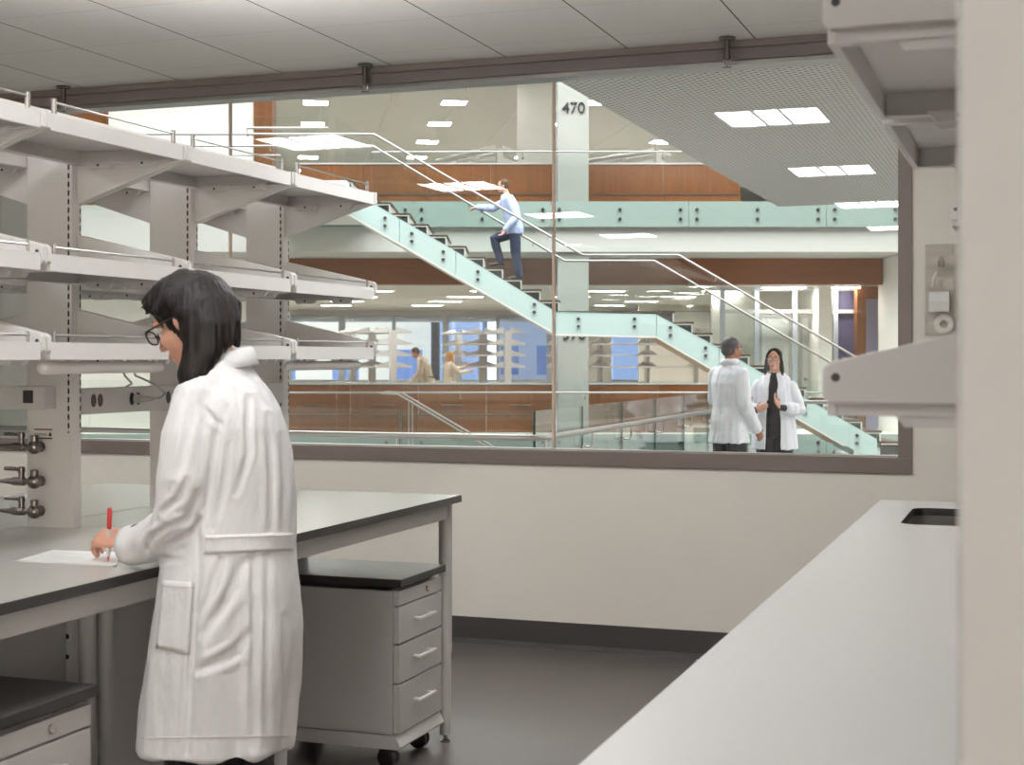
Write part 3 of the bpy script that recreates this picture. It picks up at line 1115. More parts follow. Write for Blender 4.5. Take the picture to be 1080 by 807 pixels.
def papers():
    t = thing('paper_stack', 'white printed sheets lying on the bench under the writing hand', 'paper', (-2.26, 3.3, ZB), 'L')
    # corners from where the sheets lie on the bench
    c = [P_on(px, py, ZB + 0.0005) for px, py in ((14, 592.5), (119, 597.5), (121, 584), (52, 581.5))]
    for k in range(3):
        m = MB()
        d = V((0.004 * k, 0.003 * k, 0))
        zz = ZB + 0.0006 + 0.0012 * k
        top = [(p.x + d.x, p.y + d.y, zz + 0.001) for p in c]
        bot = [(p.x + d.x, p.y + d.y, zz) for p in c]
        m.add(bot + top, [(3, 2, 1, 0), (4, 5, 6, 7), (0, 1, 5, 4), (1, 2, 6, 5), (2, 3, 7, 6), (3, 0, 4, 7)])
        sh = m.build('sheet', M['paper'], t)
    l = MB()
    rnd = random.Random(3)
    for k in range(9):
        a = 0.12 + 0.085 * k
        p0 = V(c[0]).lerp(V(c[3]), a).lerp(V(c[1]).lerp(V(c[2]), a), 0.08)
        p1 = V(c[0]).lerp(V(c[3]), a).lerp(V(c[1]).lerp(V(c[2]), a), 0.35 + 0.5 * rnd.random())
        z = ZB + 0.0042
        n = V((p1.y - p0.y, p0.x - p1.x, 0)).normalized() * 0.0012
        l.add([(p0.x - n.x, p0.y - n.y, z), (p0.x + n.x, p0.y + n.y, z), (p1.x + n.x, p1.y + n.y, z), (p1.x - n.x, p1.y - n.y, z)], [(0, 1, 2, 3)])
    l.build('printed_line', M['grey_plastic'], sh)


def P_on(px, py, z):
    """the world point at height z seen at a pixel of the photograph"""
    v = (HC - z) * FPX / (py - 378.0)
    return A2L(pu(px, v), v, z)
# ================================================================== ATRIUM
ZF = -0.10        # third floor level outside the laboratory
Z4 = 4.36         # fourth floor level


def Abox(name, u0, u1, v0, v1, z0, z1, mat, **k):
    return MB().box(u0, u1, v0, v1, z0, z1).build(name, mat, frame='A', **k)


def lobby():
    # floors and the perforated ceiling follow the laboratory's axes
    f = MB()
    f.prism([(-12, 7.03), (6.5, 7.03), (6.5, 16.5), (-2.9, 16.5), (-2.9, 8.56), (-12, 8.56)], 'z', ZF - 0.5, ZF)
    f.build('floor_lobby', M['floor_lobby'], kind='structure')
    c = MB()
    c.prism([(-12, 7.03), (7.5, 7.03), (7.5, 17.3), (-2.9, 17.3), (-2.9, 8.56), (-12, 8.56)], 'z', 3.17, 4.3)
    c.build('ceiling_lobby', M['perf'], kind='structure', base=(0, 0, 3.17))
    # the wall under and above the laboratory window, seen from the lobby side
    col = thing('concrete_column', 'rough grey concrete column outside the window behind the leftmost shelf post', 'column', (-8.05, 9.3, ZF), 'L')
    MB().box(-8.6, -6.93, 8.62, 9.2, ZF - 0.4, 3.15).build('shaft', M['concrete'], col, bevel=0.02)
    for k in range(3):
        MB().box(-8.6, -6.929, 8.612, 8.622, 0.4 + k * 1.1, 0.412 + k * 1.1).build('joint', M['base'], col)
    # recessed lights added out of view in the perforated ceiling to brighten the people
    for k, (x, y, lab) in enumerate(((-0.2, 9.4, 'nearest the window'), (-0.2, 11.9, 'second from the window'), (-0.2, 14.4, 'third from the window'), (1.6, 10.6, 'in the row farther right, near end'), (1.6, 13.2, 'in the row farther right, far end'))):
        t = thing('ceiling_light', 'added unseen light in the lobby ceiling on the right, ' + lab, 'ceiling light', (x, y, 3.15), 'L')
        m = MB()
        for a in (-0.32, 0.30):
            m.box(x + a, x + a + 0.02, y - 0.32, y + 0.32, 3.155, 3.17)
            m.box(x - 0.30, x + 0.30, y + a, y + a + 0.02, 3.155, 3.17)
        m.build('frame', M['white_plastic'], t)
        MB().box(x - 0.30, x + 0.30, y - 0.30, y + 0.30, 3.16, 3.169).build('diffuser', M['lamp_at'], t)


def guard_run(name, label, pts, zf, ztop, zrail, panel, frame, rail_side, zbot=None, standoff=True, edge='glass_edge', rail_r=0.019, rail_off=0.07):
    """glass guard along a polyline of 2d points; glass panels, handrail on brackets, edge fittings"""
    zbot = zf - 0.12 if zbot is None else zbot
    t = thing(name, label, 'glass railing', (pts[0][0], pts[0][1], zbot), frame)
    rail = []
    for i in range(len(pts) - 1):
        a, b = V((*pts[i], 0)), V((*pts[i + 1], 0))
        d = b - a
        L = d.length
        d.normalize()
        nrm = V((-d.y, d.x, 0)) * rail_side
        n = max(1, round(L / panel))
        for k in range(n):
            p, q = a + d * (L * k / n + 0.006), a + d * (L * (k + 1) / n - 0.006)
            th = nrm * 0.0065
            m = MB()
            vs = [p - th, q - th, q + th, p + th]
            m.add([(x.x, x.y, zbot) for x in vs] + [(x.x, x.y, ztop) for x in vs],
                  [(0, 1, 5, 4), (2, 3, 7, 6)])
            m.cur = 1
            b0 = len(m.v) - 8
            for f in ((3, 2, 1, 0), (4, 5, 6, 7), (1, 2, 6, 5), (3, 0, 4, 7)):
                m.f.append(tuple(b0 + j for j in f)); m.m.append(1)
            gp = m.build('glass_panel', [M['glass_rail'], M[edge]], t)
            # bracket at the joint
            br = MB()
            c = p + nrm * 0.0066
            z1 = zrail - 0.11
            br.lathe((c.x, c.y, z1), [(0, 0), (0.02, 0), (0.02, 0.01), (0, 0.011)], axis=nrm, n=14)
            e = c + nrm * (rail_off - 0.005)
            br.tube([(c.x, c.y, z1), (e.x - nrm.x * 0.015, e.y - nrm.y * 0.015, z1), (e.x, e.y, z1 + 0.02), (e.x, e.y, zrail)], 0.0065, n=8)
            br.build('rail_bracket', M['chrome'], t, smooth=True)
            if standoff:
                st = MB()
                for s in (0.22, 0.78):
                    w = p.lerp(q, s)
                    for zz in (zbot + 0.1, zbot + 0.24):
                        if zz < zf + 0.02:
                            st.lathe((w.x + th.x, w.y + th.y, zz), [(0, 0), (0.026, 0), (0.026, 0.03), (0, 0.031)], axis=nrm, n=12)
                if st.v:
                    st.build('standoff', M['chrome'], gp, smooth=True)
        rail.append((a, b, nrm))
    pth = []
    for i, (a, b, nrm) in enumerate(rail):
        o = nrm * (rail_off + 0.006)
        if i == 0:
            pth.append(a + o)
        else:
            a0, b0, n0 = rail[i - 1]
            o0 = n0 * (rail_off + 0.006)
            corner = b0 + o0 + o
            d0, d1 = (b0 - a0).normalized(), (b - a).normalized()
            for k in range(7):
                s = k / 6
                p0, p1, p2 = corner - d0 * 0.16, corner, corner + d1 * 0.16
                pth.append(p0 * (1 - s) ** 2 + p1 * 2 * s * (1 - s) + p2 * s * s)
        if i == len(rail) - 1:
            pth.append(b + o)
    m = MB()
    m.tube([(p.x, p.y, zrail) for p in pth], rail_r, n=14, ref=(0, 0, 1))
    m.build('handrail', M['steel'], t, smooth=True)
    return t


def slabs():
    # third floor behind the void, fourth floor slab, soffits and the wood bulkhead
    Abox('floor_third', -16, 16, 28.62, 62, ZF - 0.55, ZF, M['wall_white'], kind='structure')
    m = MB()
    m.prism([(6.2, 17.5), (16, 17.5), (16, 28.6), (6.2, 28.6)], 'z', -0.8, -0.38)
    m.build('floor_stair_foot', M['floor_lobby'], frame='A', kind='structure')
    Abox('floor_fourth', -16, 16, 28.62, 62, 3.46, Z4, M['fascia'], kind='structure')
    Abox('floor_stair_head', -4.4, -2.75, 24.6, 28.58, 3.97, Z4, M['wall_white'], kind='structure')
    Abox('ceiling_fourth', -16, 16, 28.7, 62, 7.7, 8.0, M['shade'], kind='structure')
    Abox('ceiling_third', -16, 16, 30.9, 62, 2.92, 3.455, M['shade'], kind='structure')
    b = MB()
    b.box(-4.62, 7.62, 30.45, 30.88, 2.92, 3.455)
    b.build('trim_wood_bulkhead', M['wood_h'], frame='A', kind='structure')
    for u in (-2.2, 0.6, 3.2, 5.6):
        pass
    Abox('wall_bulkhead', -16, -4.64, 30.45, 30.88, -0.1, 3.455, M['wall'], kind='structure')
    Abox('wall_pier', 7.64, 9.5, 28.9, 30.88, ZF, 3.455, M['wall_white'], kind='structure')
    # teal clad slab edges with guards
    for nm, z0, z1, lab in (('slab_fascia', 3.93, 4.42, 'long teal glass band along the edge of the fourth floor'),
                            ('slab_fascia', -0.66, -0.06, 'long teal glass band along the far third floor edge behind the near handrail')):
        t = thing(nm, lab, 'slab edge', (3.5, 28.5, z0), 'A')
        us = [-4.5 if z0 > 0 else -10.5, -1.9, 0.75, 3.4, 6.05, 8.7, 11.4]
        for i in range(len(us) - 1):
            g = MB().box(us[i] + 0.005, us[i + 1] - 0.005, 28.49, 28.52, z0, z1).build('cladding_panel', M['aqua_deep'], t)
            s = MB()
            w = us[i + 1] - us[i]
            for f in (0.06, 0.5, 0.94):
                for zz in (z1 - 0.16, z1 - 0.34):
                    s.lathe((us[i] + w * f, 28.49, zz), [(0, 0), (0.032, 0), (0.032, 0.04), (0, 0.041)], axis=(0, -1, 0), n=14)
            s.build('standoff', M['gunmetal'], g, smooth=True)
    guard_run('glass_railing', 'glass guard with steel handrail along the fourth floor edge', [(-10.5, 28.5), (-4.45, 28.5)], Z4, 5.42, 5.30, 2.0, 'A', -1, zbot=Z4 - 0.1, standoff=False)
    guard_run('glass_railing', 'glass guard with steel rail in front of the fourth floor wood parapet', [(-2.7, 28.5), (0.2, 28.5), (11.0, 28.5)], Z4, 5.42, 5.36, 2.65, 'A', -1, zbot=4.43, standoff=False)
    guard_run('glass_railing', 'glass guard with thin rail in front of the third floor wood counter', [(-10.5, 28.5), (-1.0, 28.5), (6.2, 28.5)], ZF, 0.98, 0.742, 2.4, 'A', -1, zbot=-0.05, standoff=False)
    # wood parapets
    for zf, u0, u1, lab in ((Z4, -4.30, 0.86, 'walnut parapet wall on the fourth floor left of the numbered column'),
                            (Z4, 1.52, 4.62, 'walnut parapet wall on the fourth floor right of the numbered column'),
                            (ZF, -4.66, 0.86, 'walnut counter front on the third floor left of the numbered column'),
                            (ZF, 1.52, 4.40, 'walnut counter front on the third floor right of the numbered column')):
        t = thing('wood_parapet', lab, 'parapet', ((u0 + u1) / 2, 30.0, zf), 'A')
        n = max(2, round((u1 - u0) / 1.3))
        for k in range(n):
            a, b = u0 + (u1 - u0) * k / n, u0 + (u1 - u0) * (k + 1) / n
            MB().box(a + 0.004, b - 0.004, 30.0, 30.06, zf + 0.37, zf + 0.97).build('upper_panel', M['wood'], t)
            MB().box(a + 0.004, b - 0.004, 29.9, 30.06, zf, zf + 0.34).build('lower_panel', M['wood'], t)
        MB().box(u0, u1, 29.88, 30.06, zf + 0.34, zf + 0.37).build('ledge', M['wood_tread'], t)
        MB().box(u0, u1, 29.97, 30.12, zf + 0.97, zf + 1.0).build('cap', M['paint_grey'], t)
        if zf < 0:
            for k in range(n):
                a = u0 + (u1 - u0) * (k + 0.5) / n
                MB().box(a - 0.22, a + 0.22, 29.965, 29.999, zf + 0.55, zf + 0.565).build('pull_handle', M['chrome'], t)


def walls():
    # white walls at the left of the fourth floor with wood strip
    Abox('wall_fourth_left', -8.15, -5.22, 29.9, 30.4, Z4, 7.7, M['wall_white'], kind='structure')
    Abox('trim_wood_strip', -5.21, -4.84, 29.85, 30.4, Z4, 7.7, M['wood'], kind='structure')
    Abox('trim_wood_wall', -12.0, -8.16, 29.9, 30.4, Z4, 7.7, M['wood'], kind='structure')
    Abox('wall_fourth_pier', 0.12, 1.0, 33.6, 34.4, Z4, 7.7, M['wall_white'], kind='structure')
    Abox('wall_far', -16, 16, 61.6, 62, Z4, 7.7, M['wall_white'], kind='structure')
    Abox('wall_side_left', -16.3, -16, 8, 62, -6, 12.3, M['wall_white'], kind='structure')
    Abox('wall_side_right', 16, 16.3, 8, 62, -6, 12.3, M['wall_white'], kind='structure')
    Abox('ceiling_atrium', -16.3, 16.3, 6.5, 29.2, 12.0, 12.3, M['wall_white'], kind='structure')
    Abox('wall_upper', -16.3, 16.3, 28.7, 29.2, 8.0, 12.0, M['wall_white'], kind='structure')
    Abox('floor_lower', -16.3, 16.3, 5.5, 62, -6.3, -6.0, M['floor_lobby'], kind='structure')
    w = MB()
    w.box(-20, 14, 6.62, 7.0, 4.31, 12)
    w.box(-20, 14, 6.62, 7.0, -6, -0.12)
    w.box(-20, -7.4, 6.62, 7.0, -0.12, 4.31)
    w.box(2.8, 14, 6.62, 7.0, -0.12, 4.31)
    w.build('wall_lobby', M['wall_grey'], kind='structure')
    # numbered column
    t = thing('round_edged_column', 'tall grey green column with dark floor numbers behind the stair landing', 'column', (1.18, 29.2, ZF), 'A')
    for z0, z1 in ((ZF, 3.455), (3.93, 7.7)):
        MB().box(0.88, 1.49, 28.72, 29.35, z0, z1).build('shaft', M['column'], t, bevel=0.03)
    for s, z in (('470', 6.155), ('370', 1.765)):
        text(s, 0.31, (0.97, 28.70, z), 'floor_number', M['black'], t, 0.012, width=0.44)


def row_lights(zc, v0, cols, rows, du, dv, u0, skew, floor_word, size=(0.62, 0.6)):
    ords = ['first', 'second', 'third', 'fourth', 'fifth', 'sixth', 'seventh', 'eighth', 'ninth']
    proto = None
    ang = math.radians(skew)
    for r in range(rows):
        for c in range(cols):
            vv = v0 + dv * r
            uu = u0 + du * c - (vv - v0) * math.tan(ang)
            lab = 'lit ceiling panel on the %s, %s row from the front, %s from the left' % (floor_word, ords[r], ords[c])
            b = A2L(uu, vv, zc - 0.02)
            if proto is None:
                t = thing('ceiling_light', lab, 'ceiling light', (uu, vv, zc - 0.02), 'A', 'lit ceiling panels of the ' + floor_word)
                a, d = size[0] / 2, size[1] / 2
                f = MB()
                for s in (-1, 1):
                    f.box(uu + s * a - 0.012, uu + s * a + 0.012, vv - d, vv + d, zc - 0.02, zc - 0.001)
                    f.box(uu - a + 0.012, uu + a - 0.012, vv + s * d - 0.012, vv + s * d + 0.012, zc - 0.02, zc - 0.001)
                f.build('frame', M['white_plastic'], t)
                MB().box(uu - a + 0.013, uu + a - 0.013, vv - d + 0.013, vv + d - 0.013, zc - 0.014, zc - 0.002).build('diffuser', M['lamp_at'], t)
                proto = t
                t.rotation_euler = (0, 0, TH + ang)
            else:
                o = copy_tree(proto)
                o.location = b
                o['label'] = lab


def ceiling_grid(zc, v0, v1, u0, u1, skew, name, step=1.68):
    m = MB()
    ang = math.radians(skew)
    u = u0
    while u < u1:
        a = V((u, v0, zc)); b = V((u - (v1 - v0) * math.tan(ang), v1, zc))
        m.prism([(a.x - 0.02, a.y), (a.x + 0.02, a.y), (b.x + 0.02, b.y), (b.x - 0.02, b.y)], 'z', zc - 0.012, zc - 0.0005)
        u += step
    m.build(name, M['white_plastic'], frame='A', kind='structure')


# ------------------------------------------------------------------ the stair
def stairs():
    VN, VF = 25.0, 26.7          # near and far side
    R, T = 0.184, 0.318
    t = thing('staircase', 'straight atrium stair with aqua glass sides, brown treads and a middle landing', 'staircase', (1.6, 25.8, ZF), 'A')
    zl = 2.20                    # landing
    ul0, ul1 = 0.80, 2.42
    treads = []
    # upper flight rises to the left
    for k in range(12):
        treads.append((ul0 - T * (k + 1), ul0 - T * k, zl + R * (k + 1), -1))
    for k in range(12):
        treads.append((ul1 + T * (k + 1), ul1 + T * (k + 2), zl - R * (k + 1), 1))
    for u0, u1, z, d in treads:
        m = MB()
        m.box(u0, u1 + 0.02, VN + 0.03, VF - 0.03, z - 0.035, z)
        tr = m.build('tread', M['wood_tread'], t)
        m = MB()
        if d < 0:
            m.box(u1 - 0.02, u1, VN + 0.03, VF - 0.03, z - R, z - 0.036)
        else:
            m.box(u1 - 0.02, u1, VN + 0.03, VF - 0.03, max(z - R, -0.378), z - 0.036)
        m.build('riser', M['white_plastic'], tr)
        m = MB()
        zt, zb = (z - 0.036, max(z - R - 0.04, -0.378))
        m.box(u0 + 0.001, u1 - 0.022, VN + 0.045, VN + 0.075, zb, zt)
        m.build('side_infill', M['base'], tr)
        m = MB()
        e0, e1 = (u1 - 0.035, u1) if d > 0 else (u0, u0 + 0.035)
        if d < 0:
            m.box(u1 - 0.02, u1, VN + 0.021, VN + 0.029, z - R, z - 0.036)
        else:
            m.box(u1 - 0.02, u1, VN + 0.021, VN + 0.029, max(z - R, -0.378), z - 0.036)
        m.box(u0, u1 - 0.021, VN + 0.021, VN + 0.029, z - 0.050, z - 0.036)
        m.build('edge_plate', M['white_plastic'], tr)
    MB().box(ul0, ul1 + T + 0.02, VN + 0.03, VF - 0.03, zl - 0.035, zl).build('landing', M['wood_tread'], t)
    # nosing line of both flights, aqua panel below it
    sl = R / T

    def nose(u):
        if u < ul0: return zl + (ul0 - u) * sl
        if u > ul1: return zl - (u - ul1) * sl
        return zl
    ub = 6.17
    knots = [-3.0, -1.9, -0.95, ul0 - 0.05, ul1 + 0.02, 3.5, 4.6, ub]

    def band(u0, u1, top, bot, v0, v1, name, mats):
        m = MB()
        zb = max(bot(u1), -0.378) if u1 > ul1 else bot(u1)
        poly = [(u0, bot(u0)), (u1, zb), (u1, max(top(u1), zb + 0.01)), (u0, top(u0))]
        m.prism(poly, 'y', v0, v1)
        return m.build(name, mats, t)
    up = lambda u: nose(u) - (0.045 if ul0 - 0.1 <= u <= ul1 + 0.1 else 0.0)
    dn = lambda u: nose(u) - 0.41
    for vv in (VN, VF - 0.02):
        for i in range(len(knots) - 1):
            p = band(knots[i] + 0.004, knots[i + 1] - 0.004, up, dn, vv, vv + 0.02, 'side_panel', M['aqua'])
            if vv == VN:
                s = MB()
                for f in (0.22, 0.78):
                    u = knots[i] + (knots[i + 1] - knots[i]) * f
                    for dz in (0.13, 0.26):
                        s.lathe((u, vv, nose(u) - dz), [(0, 0), (0.028, 0), (0.028, 0.04), (0.02, 0.045), (0, 0.045)], axis=(0, -1, 0), n=14)
                s.build('standoff', M['gunmetal'], p, smooth=True)
    # box stringer with soffit
    for a, b in ((-3.0, ul0 - 0.05), (ul0 - 0.05, ul1 + 0.02), (ul1 + 0.02, ub - 0.55)):
        band(a, b, lambda u: nose(u) - 0.20, lambda u: nose(u) - 0.43, VN + 0.09, VF - 0.12, 'stringer', M['tan_soffit'] if a > ul1 else M['wall_white'])
        band(a, b, lambda u: nose(u) - 0.412, lambda u: nose(u) - 0.445, VN + 0.0, VN + 0.05, 'edge_trim', M['white_plastic'])
    m = MB()
    m.box(ul1 + 0.02, ul1 + T, VN + 0.045, VN + 0.075, zl - R - 0.04, zl - 0.036)
    m.build('side_infill', M['base'], t)
    m = MB()
    m.box(ul1 + T - 0.02, ul1 + T, VN + 0.021, VF - 0.03, zl - R, zl - 0.036)
    m.build('riser', M['white_plastic'], t)
    # glass guards above the side panels
    for vv in (VN - 0.005, VF + 0.005):
        ks = [-3.0, -1.05, ul0 - 0.02, ul1 + 0.0, 4.3, ub]
        for i in range(len(ks) - 1):
            u0, u1 = ks[i] + 0.006, ks[i + 1] - 0.006
            m = MB()
            poly = [(u0, up(u0) + 0.002), (u1, up(u1) + 0.002), (u1, max(nose(u1), ZF) + 1.06), (u0, nose(u0) + 1.06)]
            b0 = len(poly)
            m.prism(poly, 'y', vv, vv + 0.014)
            m.m = [0, 0] + [1] * (len(m.f) - 2)
            m.build('glass_panel', [M['glass_rail'], M['glass_edge']], t)
    # handrails
    near = [(-6.2, 5.20), (-2.34, 5.20), (1.20, 3.150), (2.82, 3.150), (6.6, 0.97), (7.2, 0.97)]
    far = [(-6.2, 5.22), (-2.50, 5.22), (0.95, 3.155), (2.56, 3.155), (6.35, 0.97), (7.2, 0.97)]
    for vv, pts in ((VN + 0.08, near), (VF - 0.08, far)):
        m = MB()
        m.tube([(u, vv, z) for u, z in pts], 0.021, n=12, ref=(0, 1, 0))
        hr = m.build('handrail', M['steel'], t, smooth=True)
        b = MB()
        for i in range(len(pts) - 1):
            n = max(1, round((pts[i + 1][0] - pts[i][0]) / 1.1))
            for k in range(n):
                f = (k + 0.5) / n
                u = pts[i][0] + (pts[i + 1][0] - pts[i][0]) * f
                z = pts[i][1] + (pts[i + 1][1] - pts[i][1]) * f
                e = -1 if vv < 25.8 else 1
                b.tube([(u, vv, z), (u, vv, z - 0.06), (u, vv + e * 0.085, z - 0.075)], 0.008, n=8)
        b.build('rail_bracket', M['chrome'], hr, smooth=True)
    # top landing guard beside the stair head
    guard_run('glass_railing', 'glass guard beside the head of the atrium stair', [(-4.4, 24.62), (-3.05, 24.62)], Z4, 5.42, 5.22, 1.4, 'A', -1, zbot=Z4 - 0.3)
    # second flight going down, only its rails show
    s = thing('stair_railing', 'pair of steel handrails running down towards the lower floor behind the near guard', 'handrail', (-1.3, 27.5, -6.0), 'A')
    for v in (27.2, 28.2):
        m = MB()
        m.tube([(-2.42, v, 0.76), (-2.1, v, 0.74), (4.0, v, -2.86), (8.5, v, -5.5)], 0.021, n=10, ref=(0, 1, 0))
        m.build('handrail', M['steel'], s, smooth=True)
        p = MB()
        for u in (-1.9, -0.6, 0.7, 2.0, 4.0, 7.0):
            z = 0.74 - (u + 2.1) * 0.59
            p.cyl((u, v, -6.0), (u, v, z), 0.012, n=8)
        p.build('baluster', M['steel'], s, smooth=True)


def far_unit(u, v, z, rot, label, bays=2, tiers=4):
    t = thing('shelving_unit', label, 'shelving unit', (u, v, z), 'A')
    L = 1.25
    for k in range(bays + 1):
        MB().box(u - 0.085, u + 0.085, v + k * L - 0.03, v + k * L + 0.03, z, z + 2.15).build('post', M['paint'], t)
    for k in range(bays):
        for s in (-1, 1):
            for j in range(tiers):
                zz = z + 1.28 + 0.27 * j
                m = MB()
                x0, x1 = sorted((u + s * 0.086, u + s * 0.50))
                m.box(x0, x1, v + k * L + 0.04, v + (k + 1) * L - 0.04, zz, zz + 0.035)
                for e in (v + k * L + 0.04, v + (k + 1) * L - 0.05):
                    m.prism([(u + s * 0.086, zz + 0.035), (u + s * 0.50, zz + 0.035), (u + s * 0.086, zz + 0.15)], 'y', e, e + 0.01)
                m.build('shelf', M['paint'], t)
        m = MB()
        m.box(u - 0.75, u - 0.086, v + k * L, v + (k + 1) * L - 0.01, z + 0.88, z + 0.92)
        m.box(u + 0.086, u + 0.75, v + k * L, v + (k + 1) * L - 0.01, z + 0.88, z + 0.92)
        m.build('worktop', M['worktop'], t)
    for s in (-1, 1):
        for k in (0, bays):
            MB().box(u + s * 0.70 - 0.025, u + s * 0.70 + 0.025, v + k * L - 0.05 * (k > 0), v + k * L + 0.05 * (k == 0), z, z + 0.88).build('leg', M['paint_grey'], t)
    t.rotation_euler = (0, 0, TH + math.radians(rot))
    return t


def far_lab():
    far_unit(-2.75, 34.2, ZF, 28, 'white shelving unit in the far laboratory left of the stooping man')
    far_unit(-0.1, 34.9, ZF, 30, 'white shelving unit in the far laboratory beside the blond woman')
    far_unit(4.3, 34.6, ZF, 60, 'white shelving unit in the far laboratory below the stair landing', bays=3)
    far_unit(-0.3, 36.0, Z4, 30, 'white shelving unit on the fourth floor behind the climbing man')
    far_unit(3.6, 36.5, Z4, 40, 'white shelving unit on the fourth floor right of the number 470', bays=3)
    # window wall behind
    w = MB()
    v = 47.0
    w.box(-16, 16, v - 0.1, v + 0.1, ZF, 0.72)
    w.box(-16, 16, v - 0.06, v + 0.06, 2.75, 2.92)
    fr = w.build('window_2', M['paint_grey'], frame='A', kind='structure')
    us = [-12 + 1.65 * k for k in range(16)]
    for k, u in enumerate(us):
        ww = 0.055 if k % 2 else 0.10
        MB().box(u - ww, u + ww, v - 0.09, v + 0.09, 0.72, 2.75).build('mullion', M['city_mull'], fr)
    for k in range(len(us) - 1):
        MB().box(us[k] + 0.1, us[k + 1] - 0.1, v - 0.006, v + 0.006, 0.72, 2.75).build('window_pane', M['glass_win'], fr)
    # wall between windows, right part, and a whiteboard
    Abox('wall_far_third', 1.95, 3.1, 46.2, 46.8, ZF, 2.92, M['wall'], kind='structure')
    Abox('wall_room', 3.6, 6.4, 42.0, 42.3, ZF, 2.92, M['wall'], kind='structure')
    Abox('wall_room_side', 6.42, 6.7, 31.0, 42.3, ZF, 2.92, M['wall'], kind='structure')
    wb = thing('whiteboard', 'pale whiteboard on the cream wall of the room behind the lower stair flight', 'whiteboard', (4.9, 41.95, 2.2), 'A')
    MB().box(3.95, 5.6, 41.93, 41.97, 2.03, 2.72).build('panel', M['white_plastic'], wb)
    m = MB()
    m.box(3.92, 5.63, 41.91, 41.98, 2.00, 2.03); m.box(3.92, 5.63, 41.91, 41.98, 2.72, 2.75)
    m.box(3.92, 3.95, 41.91, 41.98, 2.03, 2.72); m.box(5.6, 5.63, 41.91, 41.98, 2.03, 2.72)
    m.build('frame', M['steel'], wb)
    # city beyond
    Abox('ground_street', -90, 90, 62.5, 190, -14.2, -14, M['city_ground'], kind='structure')
    for u0, u1, v0, v1, z1, mat, lab in ((-19.0, -4.6, 84, 100, 16, 'city_cream', 'cream city building with blue windows behind the stooping man'),
                                         (-3.9, -1.6, 80, 96, 26, 'city_blue', 'blue glass tower beyond the far windows'),
                                         (-0.8, 3.4, 90, 106, 15, 'city_white', 'pale city building beyond the far windows by the column'),
                                         (4.4, 6.9, 78, 94, 22, 'city_blue', 'blue glass building beyond the windows under the stair landing'),
                                         (-36, -20.5, 95, 115, 14, 'city_white', 'pale city building at the far left beyond the windows')):
        t = thing('city_building', lab, 'building', ((u0 + u1) / 2, (v0 + v1) / 2, -14), 'A')
        MB().box(u0, u1, v0, v1, -14, z1).build('facade', M[mat], t)
        MB().box(u0 - 0.3, u1 + 0.3, v0 - 0.3, v1 + 0.3, z1, z1 + 0.6).build('roof', M['city_ground'], t)


M['city_mull'] = plain('blue grey mullion', (188, 194, 200), 0.5)


